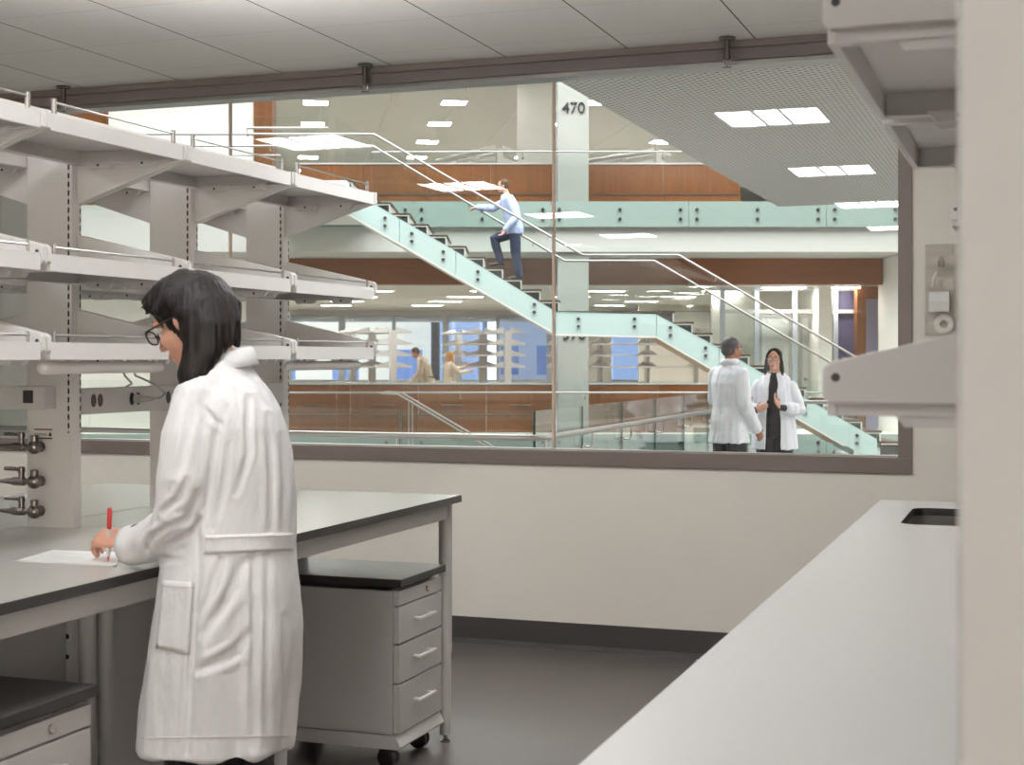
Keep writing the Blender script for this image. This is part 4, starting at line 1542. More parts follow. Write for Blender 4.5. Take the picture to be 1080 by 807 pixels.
def entry():
    """glazed entry on the right below the wood bulkhead"""
    v = 31.6
    t = thing('glass_partition', 'tall glazed partition with steel mullions behind the right handrails', 'glass partition', (5.8, v, ZF), 'A')
    ps = [pu(x, v) for x in (762, 798, 838, 881, 904)]
    for k, u in enumerate(ps):
        MB().box(u - 0.05, u + 0.05, v - 0.05, v + 0.05, ZF, 2.92).build('mullion', M['city_mull'], t)
    for z in (ZF, 2.36, 2.84):
        MB().box(ps[0], ps[-1], v - 0.045, v + 0.045, z, z + 0.08).build('transom', M['paint_grey'], t)
    for k in range(len(ps) - 1):
        MB().box(ps[k] + 0.05, ps[k + 1] - 0.05, v - 0.006, v + 0.006, 2.44, 2.84).build('glass_pane', M['glass_rail'], t)
    MB().box(ps[0] + 0.05, ps[1] - 0.05, v - 0.006, v + 0.006, ZF + 0.08, 2.36).build('glass_pane', M['glass_rail'], t)
    for px0, px1, lab in ((801, 834, 'white door behind the woman in the open coat, left of two'), (843, 877, 'white door behind the right handrails, right of two')):
        u0, u1 = pu(px0, v + 0.5), pu(px1, v + 0.5)
        d = thing('white_door', lab, 'door', ((u0 + u1) / 2, v + 0.5, ZF), 'A')
        MB().box(u0 + 0.05, u1 - 0.05, v + 0.48, v + 0.53, ZF + 0.01, 2.28).build('leaf', M['wall_white'], d)
        m = MB()
        m.box(u0, u0 + 0.05, v + 0.45, v + 0.56, ZF, 2.34); m.box(u1 - 0.05, u1, v + 0.45, v + 0.56, ZF, 2.34); m.box(u0 + 0.05, u1 - 0.05, v + 0.45, v + 0.56, 2.28, 2.34)
        m.build('frame', M['paint_grey'], d)
        m = MB()
        m.lathe((u0 + 0.12, v + 0.48, 0.95), [(0, 0), (0.03, 0), (0.03, 0.012), (0, 0.013)], axis=(0, -1, 0))
        m.tube([(u0 + 0.12, v + 0.48, 0.95), (u0 + 0.12, v + 0.42, 0.95), (u0 + 0.24, v + 0.42, 0.95)], 0.012, n=8)
        m.build('lever_handle', M['chrome'], d, smooth=True)
    for px, lab in ((815, 'slim ceiling light above the white doors, left of two'), (870, 'slim ceiling light above the white doors, right of two')):
        uu = pu(px, v + 0.9)
        c = thing('ceiling_light', lab, 'ceiling light', (uu, v - 0.4, 2.9), 'A')
        MB().box(uu - 0.45, uu + 0.45, v - 0.55, v - 0.25, 2.89, 2.915).build('housing', M['white_plastic'], c)
        MB().box(uu - 0.44, uu + 0.44, v - 0.54, v - 0.26, 2.88, 2.889).build('diffuser', M['lamp_at'], c)
    Abox('wall_entry', ps[0], 8.6, v + 1.6, v + 1.8, ZF, 2.92, M['wall'], kind='structure')
    # plum wall with wood framed opening and a lilac panel
    Abox('wall_plum', pu(880, v + 0.1), pu(903, v + 0.1), v + 0.06, v + 0.2, ZF, 2.92, M['plum'], kind='structure')
    d = thing('wood_portal', 'brown wood framed opening with a tall lilac panel at the right end', 'door frame', (pu(917, 31.3), 31.3, ZF), 'A')
    u = [pu(x, 31.2) for x in (903, 912, 929, 933)]
    MB().box(u[0], u[1], 31.1, 31.4, ZF, 2.66).build('jamb', M['wood'], d)
    MB().box(u[2], u[3], 31.1, 31.4, ZF, 2.66).build('jamb', M['wood'], d)
    MB().box(u[0], u[3], 31.1, 31.4, 2.66, 2.91).build('head', M['wood_h'], d)
    MB().box(u[1], u[2], 31.3, 31.36, ZF, 2.66).build('panel', M['lilac'], d)
    m = MB()
    m.cyl((u[1] + 0.06, 31.24, 0.7), (u[1] + 0.06, 31.24, 1.3), 0.015, n=10)
    for z in (0.75, 1.25):
        m.cyl((u[1] + 0.06, 31.24, z), (u[1] + 0.06, 31.3, z), 0.01, n=8)
    m.build('pull_handle', M['chrome'], d, smooth=True)
# ================================================================== PEOPLE  (atrium frame coordinates)
def basis(f):
    f = V(f).normalized()
    up = V((0, 0, 1))
    s = f.cross(up)
    if s.length < 1e-4: s = V((1, 0, 0))
    s.normalize()                 # the person's right hand side
    return f, s, s.cross(f)


def eloop(c, a, b, n=28, sq=2.0):
    o = []
    for k in range(n):
        t = 2 * math.pi * k / n
        x, y = math.cos(t), math.sin(t)
        e = 2.0 / sq
        o.append(c + a * (abs(x) ** e * (1 if x >= 0 else -1)) + b * (abs(y) ** e * (1 if y >= 0 else -1)))
    return o


def head_mb(mb, c, f, k=1.0, tilt=0.0):
    """c: centre of the skull, f: direction of the gaze"""
    f, s, u = basis(f)
    K = k * 0.94

    def P(a, b, d):
        return c + f * a * K + s * b * K + u * d * K

    def E(p, rf, rs, ru, **q):
        mb.ball(p, [s * rs * K, f * rf * K, u * ru * K], 20, 14)
    E(P(-0.012, 0, 0.028), 0.095, 0.076, 0.084)
    E(P(0.022, 0, -0.035), 0.066, 0.060, 0.074)
    E(P(0.048, 0, -0.082), 0.034, 0.036, 0.030)       # jaw
    E(P(0.066, 0, -0.100), 0.018, 0.020, 0.016)       # chin
    for b in (-1, 1):
        E(P(0.050, b * 0.042, -0.030), 0.030, 0.022, 0.024)   # cheek
        E(P(0.076, b * 0.030, 0.022), 0.014, 0.026, 0.010)    # brow
        E(P(-0.010, b * 0.076, -0.012), 0.018, 0.007, 0.030)  # ear
        E(P(0.096, b * 0.011, -0.036), 0.009, 0.009, 0.008)   # nostril
    mb.tube([P(0.080, 0, 0.015), P(0.093, 0, -0.012), P(0.105, 0, -0.034)], [0.009 * K, 0.010 * K, 0.0115 * K], n=10, caps='round')
    E(P(0.084, 0, -0.064), 0.012, 0.023, 0.0065)
    E(P(0.082, 0, -0.074), 0.012, 0.019, 0.0075)
    return P, f, s, u


def hand_mb(mb, w, d, n, t, k=1.0, curl=0.5, thumb=0.5, fan=0.0):
    """w wrist, d direction of the hand, n out of the palm, t towards the thumb side"""
    d = V(d).normalized()
    t = V(t) - d * V(t).dot(d); t.normalize()
    n0 = V(n); n = n0 - d * n0.dot(d) - t * n0.dot(t); n.normalize()
    mb.tube([w - d * 0.015 * k, w + d * 0.02 * k, w + d * 0.055 * k, w + d * 0.085 * k],
            [0.026 * k, 0.033 * k, 0.039 * k, 0.037 * k], n=14, ref=t, ratio=0.42, caps='round')
    for off, ln, st in ((0.029, 0.070, 0.082), (0.010, 0.079, 0.088), (-0.010, 0.073, 0.085), (-0.028, 0.057, 0.076)):
        p = w + d * st * k + t * off * k
        dd = (d + t * off * fan * 8).normalized()
        pts = [p - dd * 0.02 * k, p]
        a = 0.0
        for fr, c in ((0.45, 0.55), (0.32, 1.0), (0.26, 0.7)):
            a += curl * c
            p = p + (dd * math.cos(a) + n * math.sin(a)) * ln * fr * k
            pts.append(p)
        mb.tube(pts, [0.0085 * k, 0.009 * k, 0.0085 * k, 0.0078 * k, 0.0066 * k], n=10, caps='round')
    p = w + d * 0.025 * k + t * 0.030 * k
    dd = (d * 0.72 + t * 0.62 + n * 0.35 * thumb).normalized()
    p2 = p + dd * 0.036 * k
    p3 = p2 + (dd * 0.7 + d * 0.55 + n * 0.7 * thumb).normalized() * 0.03 * k
    mb.tube([p - dd * 0.02 * k, p, p2, p3], [0.012 * k, 0.0125 * k, 0.0105 * k, 0.008 * k], n=10, caps='round')


def limb(a, b, c, r, bend=0.0):
    """points and radii along shoulder-elbow-wrist"""
    a, b, c = V(a), V(b), V(c)
    return [a, a.lerp(b, 0.35), a.lerp(b, 0.8), b, b.lerp(c, 0.25), b.lerp(c, 0.7), c], r


class Person:
    """J: joints in absolute atrium coordinates"""

    def __init__(s, name, label, J, k=1.0, group=None, female=False):
        s.J = {q: V(p) for q, p in J.items() if not q.startswith('_')}
        s.k = k
        s.f = V(J['_f']).normalized()
        s.sd = s.f.cross(V((0, 0, 1))).normalized()
        s.female = female
        base = ((s.J['aL'] + s.J['aR']) / 2)
        base.z = min(s.J['aL'].z, s.J['aR'].z) - 0.085 * k
        s.t = thing('person', label, 'person', base, 'A', group)
        s.base = base

    def torso(s, mb, inf=0.0, lo=None, flare=0.0, z_hi=None, sq=2.2, ts=1.0):
        J, k = s.J, s.k
        p, c, n = J['pel'], J['che'], J['nec']
        fl = 0.92 if s.female else 1.0
        st = []
        ax = (c - p)
        prof = [(p - V((0, 0, 0.10 * k)), 0.150, 0.110), (p, 0.168, 0.118), (p + ax * 0.35, 0.150 * fl, 0.105), (p + ax * 0.7, 0.155 * fl, 0.112),
                (c, 0.168 * fl, 0.118), (c + (n - c) * 0.45, 0.158 * fl, 0.098), (c + (n - c) * 0.72, 0.118 * fl, 0.075), (c + (n - c) * 0.9, 0.066, 0.058), (n, 0.050, 0.052)]
        rings = []
        if lo is not None:
            L = p.z - 0.10 * k - lo
            for q in (1.0, 0.66, 0.33):
                cc = p.copy(); cc.z = p.z - 0.10 * k - L * q
                rings.append((cc, 0.168 + flare * q, 0.138 + flare * q))
        if rings:
            prof[0] = (prof[0][0], 0.166, 0.134)
            prof[1] = (prof[1][0], 0.165, 0.128)
        rings += prof
        out = []
        for cc, a, b in rings:
            # shoulder line follows the shoulder joints
            sv = s.sd
            if 'sL' in J and cc.z > c.z - 0.02:
                sv = (J['sR'] - J['sL']).normalized()
            fv = V((0, 0, 1)).cross(sv); fv.normalize()
            out.append(eloop(cc, sv * (a * k * ts + inf), fv * (b * k * ts + inf), 28, sq))
        if z_hi is not None:
            out = out[:-z_hi] if z_hi else out
        mb.rings(out)

    def arms(s, mb, inf=0.0, upto=1.0, rs=None):
        J, k = s.J, s.k
        for q in 'LR':
            r = rs or [0.050, 0.050, 0.043, 0.041, 0.041, 0.034, 0.027]
            pts, r = limb(J['s' + q], J['e' + q], J['w' + q], r)
            r = [x * k + inf for x in r]
            mb.tube(pts, r, n=16, caps='round')

    def legs(s, mb, inf=0.0, rs=None):
        J, k = s.J, s.k
        for q in 'LR':
            r = rs or [0.088, 0.086, 0.064, 0.056, 0.058, 0.046, 0.037]
            pts, r = limb(J['h' + q], J['k' + q], J['a' + q], r)
            mb.tube(pts, [x * k + inf for x in r], n=16, caps='round')

    def feet(s, mb, inf=0.0):
        J, k = s.J, s.k
        for q in 'LR':
            a = J['a' + q]
            d = V(J['t' + q]) - a if ('t' + q) in J else s.f
            d = V(d).normalized()
            h = V((0, 0, -0.05 * k))
            mb.tube([a + h - d * 0.055 * k, a + h * 0.8, a + h + d * 0.07 * k, a + h * 1.15 + d * 0.13 * k, a + h * 1.2 + d * 0.175 * k],
                    [0.030 * k + inf, 0.038 * k + inf, 0.040 * k + inf, 0.040 * k + inf, 0.030 * k + inf], n=14, ref=d.cross(V((0, 0, 1))), ratio=0.72, caps='round')

    def body(s, skin, vox, hands):
        mb = MB()
        s.torso(mb, ts=getattr(s, 'ts', 1.0))
        s.arms(mb, rs=getattr(s, 'arm_r', None))
        s.legs(mb)
        s.feet(mb)
        J, k = s.J, s.k
        hc = J['hea']
        gaze = J['gaz']
        s.P, s.hf, s.hs, s.hu = head_mb(mb, hc, gaze, k)
        mb.tube([J['nec'] - V((0, 0, 0.05)), J['nec'], hc + s.hu * -0.055 * k - s.hf * 0.018 * k, hc], [0.062 * k, 0.050 * k, 0.048 * k, 0.045 * k], n=16)
        for q in 'LR':
            if q in hands:
                h = hands[q]
                hand_mb(mb, J['w' + q], h['d'], h['n'], h['t'], k * h.get('k', 1), h.get('curl', 0.5), h.get('thumb', 0.5))
            else:
                d = (J['w' + q] - J['e' + q]).normalized()
                hand_mb(mb, J['w' + q], d, -s.sd if q == 'R' else s.sd, s.f, k, 0.35)
        me = voxel(mb, vox, 3)
        shift_mesh(me, s.base)
        s.bodyo = link('body', me, skin, s.t, smooth='all')
        return s.bodyo

    def garment(s, name, fill, mat, vox, smooth=4, folds=None, label=None, sub=None):
        mb = MB()
        fill(mb)
        me = voxel(mb, vox, smooth)
        if folds:
            nv = [v.normal.copy() for v in me.vertices]
            for v, nn in zip(me.vertices, nv):
                v.co += nn * folds(v.co, nn)
        shift_mesh(me, s.base)
        return link(name, me, mat, s.t if sub is None else sub, label, smooth='all')

    def eyes(s, brow):
        P, f, ss, u = s.P, s.hf, s.hs, s.hu
        K = s.k * 0.94
        for b in (-1, 1):
            m = MB()
            c = P(0.074, b * 0.031, 0.002)
            m.ball(c, [ss * 0.013 * K, f * 0.013 * K, u * 0.0085 * K], 14, 8)
            e = m.build('eye', M['eye'], s.t, smooth='all')
            m = MB()
            m.ball(c + f * 0.0095 * K, [ss * 0.006 * K, f * 0.005 * K, u * 0.006 * K], 12, 6)
            m.build('iris', M['black'], e, smooth='all')
            m = MB()
            m.tube([P(0.083, b * 0.014, 0.026), P(0.089, b * 0.030, 0.033), P(0.077, b * 0.050, 0.028)], [0.003 * K, 0.004 * K, 0.0025 * K], n=8, caps='round')
            m.build('eyebrow', brow, s.t, smooth='all')
        m = MB()
        m.ball(P(0.088, 0, -0.069), [ss * 0.021 * K, f * 0.006 * K, u * 0.008 * K], 16, 8)
        m.build('lips', M['lip'], s.t, smooth='all')

    def glasses(s):
        P, f, ss, u = s.P, s.hf, s.hs, s.hu
        K = s.k * 0.94
        m = MB()
        for b in (-1, 1):
            c = P(0.108, b * 0.032, -0.003)
            rim = []
            for q in range(25):
                a = 2 * math.pi * q / 24
                x, y = math.cos(a), math.sin(a)
                x = abs(x) ** 0.7 * (1 if x > 0 else -1); y = abs(y) ** 0.7 * (1 if y > 0 else -1)
                rim.append(c + ss * x * 0.027 * K + u * y * 0.019 * K - f * abs(x) * 0.004 * K * (1 if x * b > 0 else 0))
            m.tube(rim, 0.0024 * K, n=8)
            m.tube([c + ss * b * 0.027 * K - f * .003 * K + u * 0.006 * K, P(0.085, b * 0.074, 0.006), P(0.0, b * 0.080, 0.004), P(-0.02, b * 0.078, -0.006)], 0.0026 * K, n=8)
        m.tube([P(0.110, -0.006, 0.002), P(0.114, 0, 0.004), P(0.110, 0.006, 0.002)], 0.0022 * K, n=8)
        fr = m.build('spectacles', M['black'], s.t, smooth='all')
        for b in (-1, 1):
            c = P(0.108, b * 0.032, -0.003)
            g = MB()
            pts = [c + ss * math.cos(2 * math.pi * q / 20) * 0.025 * K + u * math.sin(2 * math.pi * q / 20) * 0.017 * K for q in range(20)]
            g.rings([[p - f * 0.0006 for p in pts], [p + f * 0.0006 for p in pts]])
            g.build('lens', M['lens'], fr)


M['lip'] = plain('lips', (176, 92, 84), 0.4)


def cloth_folds(amp, c, zdir=1.0, k1=9.0, seed=0.0):
    def fn(p, n):
        a = math.atan2(p.y - c.y, p.x - c.x)
        q = V((math.cos(a) * 1.4 + seed, math.sin(a) * 1.4, p.z * 0.9))
        w = noise.noise(q * 3.1) * 0.6 + noise.noise(V((p.x * 22, p.y * 22, p.z * 9 + seed))) * 0.4
        return amp * w
    return fn


def short_hair(s, mat, vox, back=-0.062):
    def fill(mb):
        P, f, ss, u = s.P, s.hf, s.hs, s.hu
        K = s.k * 0.94
        mb.ball(P(-0.022, 0, 0.038), [ss * 0.080 * K, f * 0.092 * K, u * 0.082 * K], 22, 14)
        mb.ball(P(-0.048, 0, -0.005), [ss * 0.070 * K, f * 0.062 * K, u * 0.070 * K], 20, 12)
        for b in (-1, 1):
            mb.ball(P(-0.016, b * 0.062, 0.020), [ss * 0.019 * K, f * 0.045 * K, u * 0.045 * K], 14, 10)
    return s.garment('hair', fill, mat, vox, 2, folds=lambda p, n: 0.003 * noise.noise(p * 90))


def long_hair(s, mat, vox, length=0.20, side=0.072, front=True):
    P, f, ss, u = s.P, s.hf, s.hs, s.hu
    K = s.k * 0.94

    def fill(mb):
        mb.ball(P(-0.030, 0, 0.036), [ss * 0.083 * K, f * 0.096 * K, u * 0.086 * K], 22, 14)
        dn = V((0, 0, -1))
        for b in (-1, 1):
            a = P(0.020, b * 0.070, 0.045)
            m1 = P(0.014, b * 0.082, -0.035)
            mb.tube([a, m1, m1 + dn * length * 0.45 * K + ss * b * 0.008, m1 + dn * length * K + f * 0.012], [0.022 * K, 0.030 * K, 0.030 * K, 0.016 * K], n=12, ref=f, ratio=0.6, caps='round')
        c = P(-0.065, 0, 0.0)
        mb.tube([P(-0.045, 0, 0.05), c, c + dn * length * 0.55 * K, c + dn * (length + 0.03) * K], [0.066 * K, 0.080 * K, 0.084 * K, 0.07 * K], n=18, ref=ss, ratio=0.5, caps='round')
        if front:
            for b in (-1, 1):
                mb.tube([P(0.052, b * 0.010, 0.104), P(0.062, b * 0.046, 0.078), P(0.040, b * 0.070, 0.030)], [0.010 * K, 0.012 * K, 0.014 * K], n=10, caps='round')

    def fold(p, n):
        a = math.atan2(p.y - s.J['hea'].y, p.x - s.J['hea'].x)
        return 0.004 * noise.noise(V((a * 9, p.z * 4, 1.0)))
    return s.garment('hair', fill, mat, vox, 3, folds=fold)


# ------------------------------------------------------------------ the woman at the bench
def crease(me, specs):
    """press folds into a garment: specs are (pixel polyline, width in px, depth in m); only where the cloth faces the aisle"""
    for v in me.vertices:
        p = v.co
        n = v.normal
        if n.y > 0.25:
            continue
        x = 540 + FPX * p.x / p.y
        y = 378 - FPX * (p.z - HC) / p.y
        d = 0.0
        for pts, w, dep in specs:
            best, tt = 1e9, 0
            N = len(pts) - 1
            for i in range(N):
                ax, ay = pts[i]; bx, by = pts[i + 1]
                ex, ey = bx - ax, by - ay
                q = ((x - ax) * ex + (y - ay) * ey) / (ex * ex + ey * ey)
                q = min(1, max(0, q))
                dd = math.hypot(x - ax - ex * q, y - ay - ey * q)
                if dd < best:
                    best, tt = dd, (i + q) / N
            if best < 3 * w:
                taper = math.sin(math.pi * min(1, max(0, 0.12 + 0.76 * tt)))
                g = math.exp(-(best / w) ** 2)
                ridge = math.exp(-((best - 1.9 * w) / w) ** 2)
                d += (-dep * g + 0.35 * dep * ridge) * taper
        v.co = p + n * max(-0.009, min(0.006, d * 1.2))


def writer():
    v0 = 3.50
    k = 0.955
    J = dict(pel=pt(243, 610, v0), che=pt(243, 468, v0 + .0), nec=pt(232, 384, v0),
             sL=pt(213, 420, v0 - .06), eL=pt(194, 551, v0 - .07), wL=pt(134, 569.5, v0 + .085),
             sR=pt(268, 424, v0 + .08), eR=pt(232, 545, v0 + .20), wR=pt(190, 558, v0 + .34),
             hL=pt(220, 625, v0 - .02), kL=pt(205, 800, v0 - .03), aL=pt(205, 985, v0 - .02),
             hR=pt(264, 625, v0 + .03), kR=pt(258, 800, v0 + .04), aR=pt(262, 985, v0 + .08),
             hea=pt(200, 337, v0), gaz=V((-0.86, 0.30, -0.44)), _f=V((-0.5, 0.87, 0)))
    J['aL'].z = J['aR'].z = 0.082
    p = Person('person', 'woman in a white lab coat and glasses standing at the bench, writing', J, k, female=True)
    wl = J['wL']
    hd = (pt(105, 568, v0 + .125) - wl).normalized()
    p.ts = 0.80
    p.arm_r = [0.036, 0.038, 0.036, 0.034, 0.034, 0.031, 0.027]
    p.body(M['skin'], 0.0042, {'L': dict(d=hd + V((0, 0, 0.05)), n=V((0.1, 0.2, -1)), t=V((-.1, .9, 0.45)), curl=0.85, thumb=1.1, k=0.97),
                               'R': dict(d=V((-0.2, 0.95, -0.12)), n=V((0, 0, -1)), t=V((-1, 0, 0)), curl=0.25)})
    p.eyes(M['hair'])
    p.glasses()

    # --- coat
    rows = [(786, 143, 309, .165, .02), (740, 148, 313, .165, .02), (700, 155, 317, .16, .01), (660, 160, 318, .155, .005), (620, 167, 315, .15, 0), (590, 171, 312, .142, 0),
            (573, 173, 311, .138, 0), (550, 178, 312, .138, 0), (520, 188, 311, .14, 0), (480, 197, 307, .145, 0), (450, 200, 301, .145, 0),
            (430, 199, 294, .138, 0), (412, 200, 284, .12, 0), (398, 204, 272, .10, 0), (386, 208, 262, .085, 0), (378, 212, 258, .075, 0)]

    def coat(mb):
        R = []
        for y, a, b, d, dv in rows:
            c = pt((a + b) / 2, y, v0 + dv)
            hw = (b - a) / 2 / FPX * v0
            R.append(eloop(c, V((hw, 0, 0)), V((0, d, 0)), 44, 2.25))
        mb.rings(R)
        # near sleeve
        sl = [pt(222, 404, v0 - .04), pt(212, 420, v0 - .065), pt(203, 462, v0 - .09), pt(197, 505, v0 - .10), pt(193, 540, v0 - .085), pt(183, 559, v0 - .055), pt(167, 567.5, v0 - .01), pt(152, 572.5, v0 + .03), pt(140, 575, v0 + .06)]
        mb.tube(sl, [.050, .066, .070, .068, .066, .062, .056, .049, .046], n=20, ref=(0, 1, 0), caps='flat')
        mb.tube([pt(166, 574, v0 - .005), pt(146, 580, v0 + .035), pt(128, 585, v0 + .06)], [.042, .034, .021], n=16, ref=(0, 0, 1), caps='flat')
        # far sleeve
        sr = [pt(258, 412, v0 + .05), pt(264, 426, v0 + .08), pt(258, 480, v0 + .15), pt(236, 543, v0 + .21), pt(205, 557, v0 + .28), pt(188, 559, v0 + .33)]
        mb.tube(sr, [.045, .058, .060, .056, .050, .045], n=18, caps='flat')
    mb = MB()
    coat(mb)
    me = voxel(mb, 0.0055, 5)
    cx = pt(243, 600, v0)

    def fold(q, n):
        z = q.z
        y = 378 - FPX * (z - HC) / q.y
        a = math.atan2(q.y - cx.y, q.x - cx.x)
        d = 0.0
        if y > 585:
            g = min(1, (y - 585) / 120.0)
            d += 0.0055 * g * math.sin(a * 7 + 0.8 * math.sin(z * 4) + 0.6) + 0.006 * g * noise.noise(V((a * 3.4, z * 1.6, 3)))
        d += 0.0035 * noise.noise(V((q.x * 16, q.y * 16, z * 8)))
        d += 0.0022 * noise.noise(V((q.x * 38, q.y * 38, z * 20 + 5)))
        return d
    nn = [v.normal.copy() for v in me.vertices]
    for v, n in zip(me.vertices, nn):
        v.co += n * fold(v.co, n)
    me.update()
    crease(me, [([(208, 545), (206, 640), (200, 720), (197, 795)], 3.0, 0.011),       # side opening behind the front panel
                ([(233, 592), (222, 628), (211, 652)], 4.5, 0.009),
                ([(258, 592), (240, 632), (214, 668)], 5.5, 0.010),
                ([(262, 668), (250, 688), (212, 706)], 5.0, 0.010),
                ([(268, 588), (270, 650), (268, 720), (268, 788)], 4.5, 0.012),      # box pleat
                ([(281, 588), (280, 690), (279, 788)], 4.0, 0.006),
                ([(300, 650), (303, 720), (300, 786)], 4.0, 0.006),
                ([(238, 432), (228, 462), (222, 520), (220, 556)], 4.5, 0.008),      # between arm and back
                ([(240, 470), (238, 500), (226, 556)], 3.5, 0.006),
                ([(262, 420), (261, 450), (262, 478), (250, 520)], 3.2, 0.008),
                ([(283, 440), (287, 500), (286, 558)], 4.0, 0.006),
                ([(297, 460), (300, 510), (298, 558)], 3.5, 0.005),
                ([(210, 426), (222, 440), (234, 452)], 3.0, 0.005),
                ([(204, 432), (196, 470), (188, 500)], 4.0, 0.005),
                ([(196, 506), (190, 525), (172, 540)], 3.5, 0.007),
                ([(208, 520), (198, 548), (176, 556)], 3.5, 0.007),
                ([(212, 548), (196, 566), (172, 578)], 3.0, 0.006),
                ([(190, 590), (168, 590), (150, 578)], 3.0, 0.005),
                ([(176, 556), (160, 566), (152, 584)], 3.0, 0.008),
                ([(212, 570), (212, 640), (206, 720)], 2.5, 0.006)])
    me.update()
    # --- belt, pocket and collar lie on the coat
    bv = BVHTree.FromPolygons([v.co.copy() for v in me.vertices], [tuple(f.vertices) for f in me.polygons])

    def hit(px, py, lift, v_from=2.6):
        o = V((0, 0, HC)); d = pt(px, py, 1.0) - V((0, 0, HC))
        d = V((pu(px, 1.0), 1.0, -(py - 378) / FPX)).normalized()
        h, n, i, ds = bv.ray_cast(o, d, 6)
        if h is None:
            return None
        return h + n * lift, n

    def patch(name, poly_rows, lift, mat=None, back=0.006):
        """poly_rows: list of rows of pixels; draped on the coat as a thin band of cloth"""
        m = MB()
        F, B = [], []
        for row in poly_rows:
            rf, rb = [], []
            for x, y in row:
                r = hit(x, y, lift)
                if r is None:
                    r = (rf[-1], V((0, -1, 0))) if rf else (pt(x, y, v0 - .13), V((0, -1, 0)))
                q, n = r
                rf.append(q); rb.append(q - n * back)
            F.append(rf); B.append(rb)
        nr, nc = len(F), len(F[0])
        vs = [q for r in F for q in r] + [q for r in B for q in r]
        N = nr * nc
        fs = []
        for i in range(nr - 1):
            for j in range(nc - 1):
                a = i * nc + j
                fs.append((a, a + 1, a + nc + 1, a + nc)); fs.append((N + a, N + a + nc, N + a + nc + 1, N + a + 1))
        for j in range(nc - 1):
            fs.append((j, N + j, N + j + 1, j + 1)); a = (nr - 1) * nc + j
            fs.append((a, a + 1, N + a + 1, N + a))
        for i in range(nr - 1):
            a = i * nc; fs.append((a, a + nc, N + a + nc, N + a)); a = i * nc + nc - 1
            fs.append((a, N + a, N + a + nc, a + nc))
        m.add(vs, fs)
        return m.build(name, mat or M['coat'], coat_o, smooth='all')
    shift_mesh(me, p.base)
    coat_o = link('lab_coat', me, M['coat'], p.t, smooth='all')

    def lerp2(a, b, f): return (a[0] + (b[0] - a[0]) * f, a[1] + (b[1] - a[1]) * f)

    def grid(c00, c01, c10, c11, nr, nc):
        return [[lerp2(lerp2(c00, c01, j / (nc - 1)), lerp2(c10, c11, j / (nc - 1)), i / (nr - 1)) for j in range(nc)] for i in range(nr)]
    patch('belt', grid((216, 565), (308, 562), (216, 584), (308, 581), 6, 30), 0.004, back=0.010)
    patch('belt_stitching', grid((217, 567.2), (307, 564.2), (217, 568), (307, 565), 2, 30), 0.0052, M['stitch'], back=0.003)
    patch('pocket', grid((172, 612), (204, 614), (165, 684), (199, 690), 14, 10), 0.0035, back=0.008)
    patch('pocket_hem', grid((172, 617.5), (204, 619.5), (172, 618.2), (204, 620.2), 2, 10), 0.0048, M['stitch'], back=0.004)
    patch('hem_stitching', grid((150, 778), (304, 776), (150, 778.9), (304, 776.9), 2, 50), 0.002, M['stitch'], back=0.004)

    # collar: stands at the neck and folds over the shoulders
    m = MB()
    prof = []
    N = 36
    nc = pt(231, 387, v0)
    rows_c = [(0.068, 0.058, 0.006, .0), (0.060, 0.053, 0.036, .0), (0.062, 0.056, 0.043, 0), (0.070, 0.064, 0.038, 0), (0.083, 0.082, 0.002, 0), (0.080, 0.079, -0.002, 0), (0.070, 0.062, 0.022, 0)]
    R = []
    for a, b, h, dv in rows_c:
        r = []
        for q in range(N):
            t = 2 * math.pi * q / N
            u, w = math.cos(t), math.sin(t)
            # the collar sits high at the nape (towards +u) and lower in front
            r.append(nc + V((a * u + 0.012, b * w + dv, h + 0.016 * u - 0.010)))
        R.append(r)
    m.rings(R + [R[0]], cap=False)
    m.build('collar', M['coat'], coat_o, smooth='all')
    # cuff edge
    m = MB()
    a, b = pt(148, 573.5, v0 + .042), pt(137, 575.5, v0 + .066)
    d = (b - a).normalized()
    q = [(a + d * 0.0, .0485), (a + d * 0.02, .0490), (b, .0475), (b - d * 0.001, .043), (a, .042)]
    x = d.cross(V((0, 0, 1))).normalized(); y = x.cross(d)
    m.rings([[c + x * r * math.cos(2 * math.pi * i / 28) + y * r * math.sin(2 * math.pi * i / 28) for i in range(28)] for c, r in q], cap=False)
    m.build('cuff', M['coat'], coat_o, smooth='all')

    # --- trousers and shoes
    def tr(mb):
        p.legs(mb, 0.012, [0.066, 0.070, 0.066, 0.062, 0.064, 0.056, 0.052])
        J_ = p.J
        mb.rings([eloop(J_['pel'] - V((0, 0, .12)), V((.125, 0, 0)), V((0, .085, 0))), eloop(J_['pel'] + V((0, 0, .03)), V((.12, 0, 0)), V((0, .08, 0)))])
    p.garment('trousers', tr, M['dark'], 0.008)
    p.garment('shoes', lambda mb: p.feet(mb, 0.008), M['shoe'], 0.006, 2)

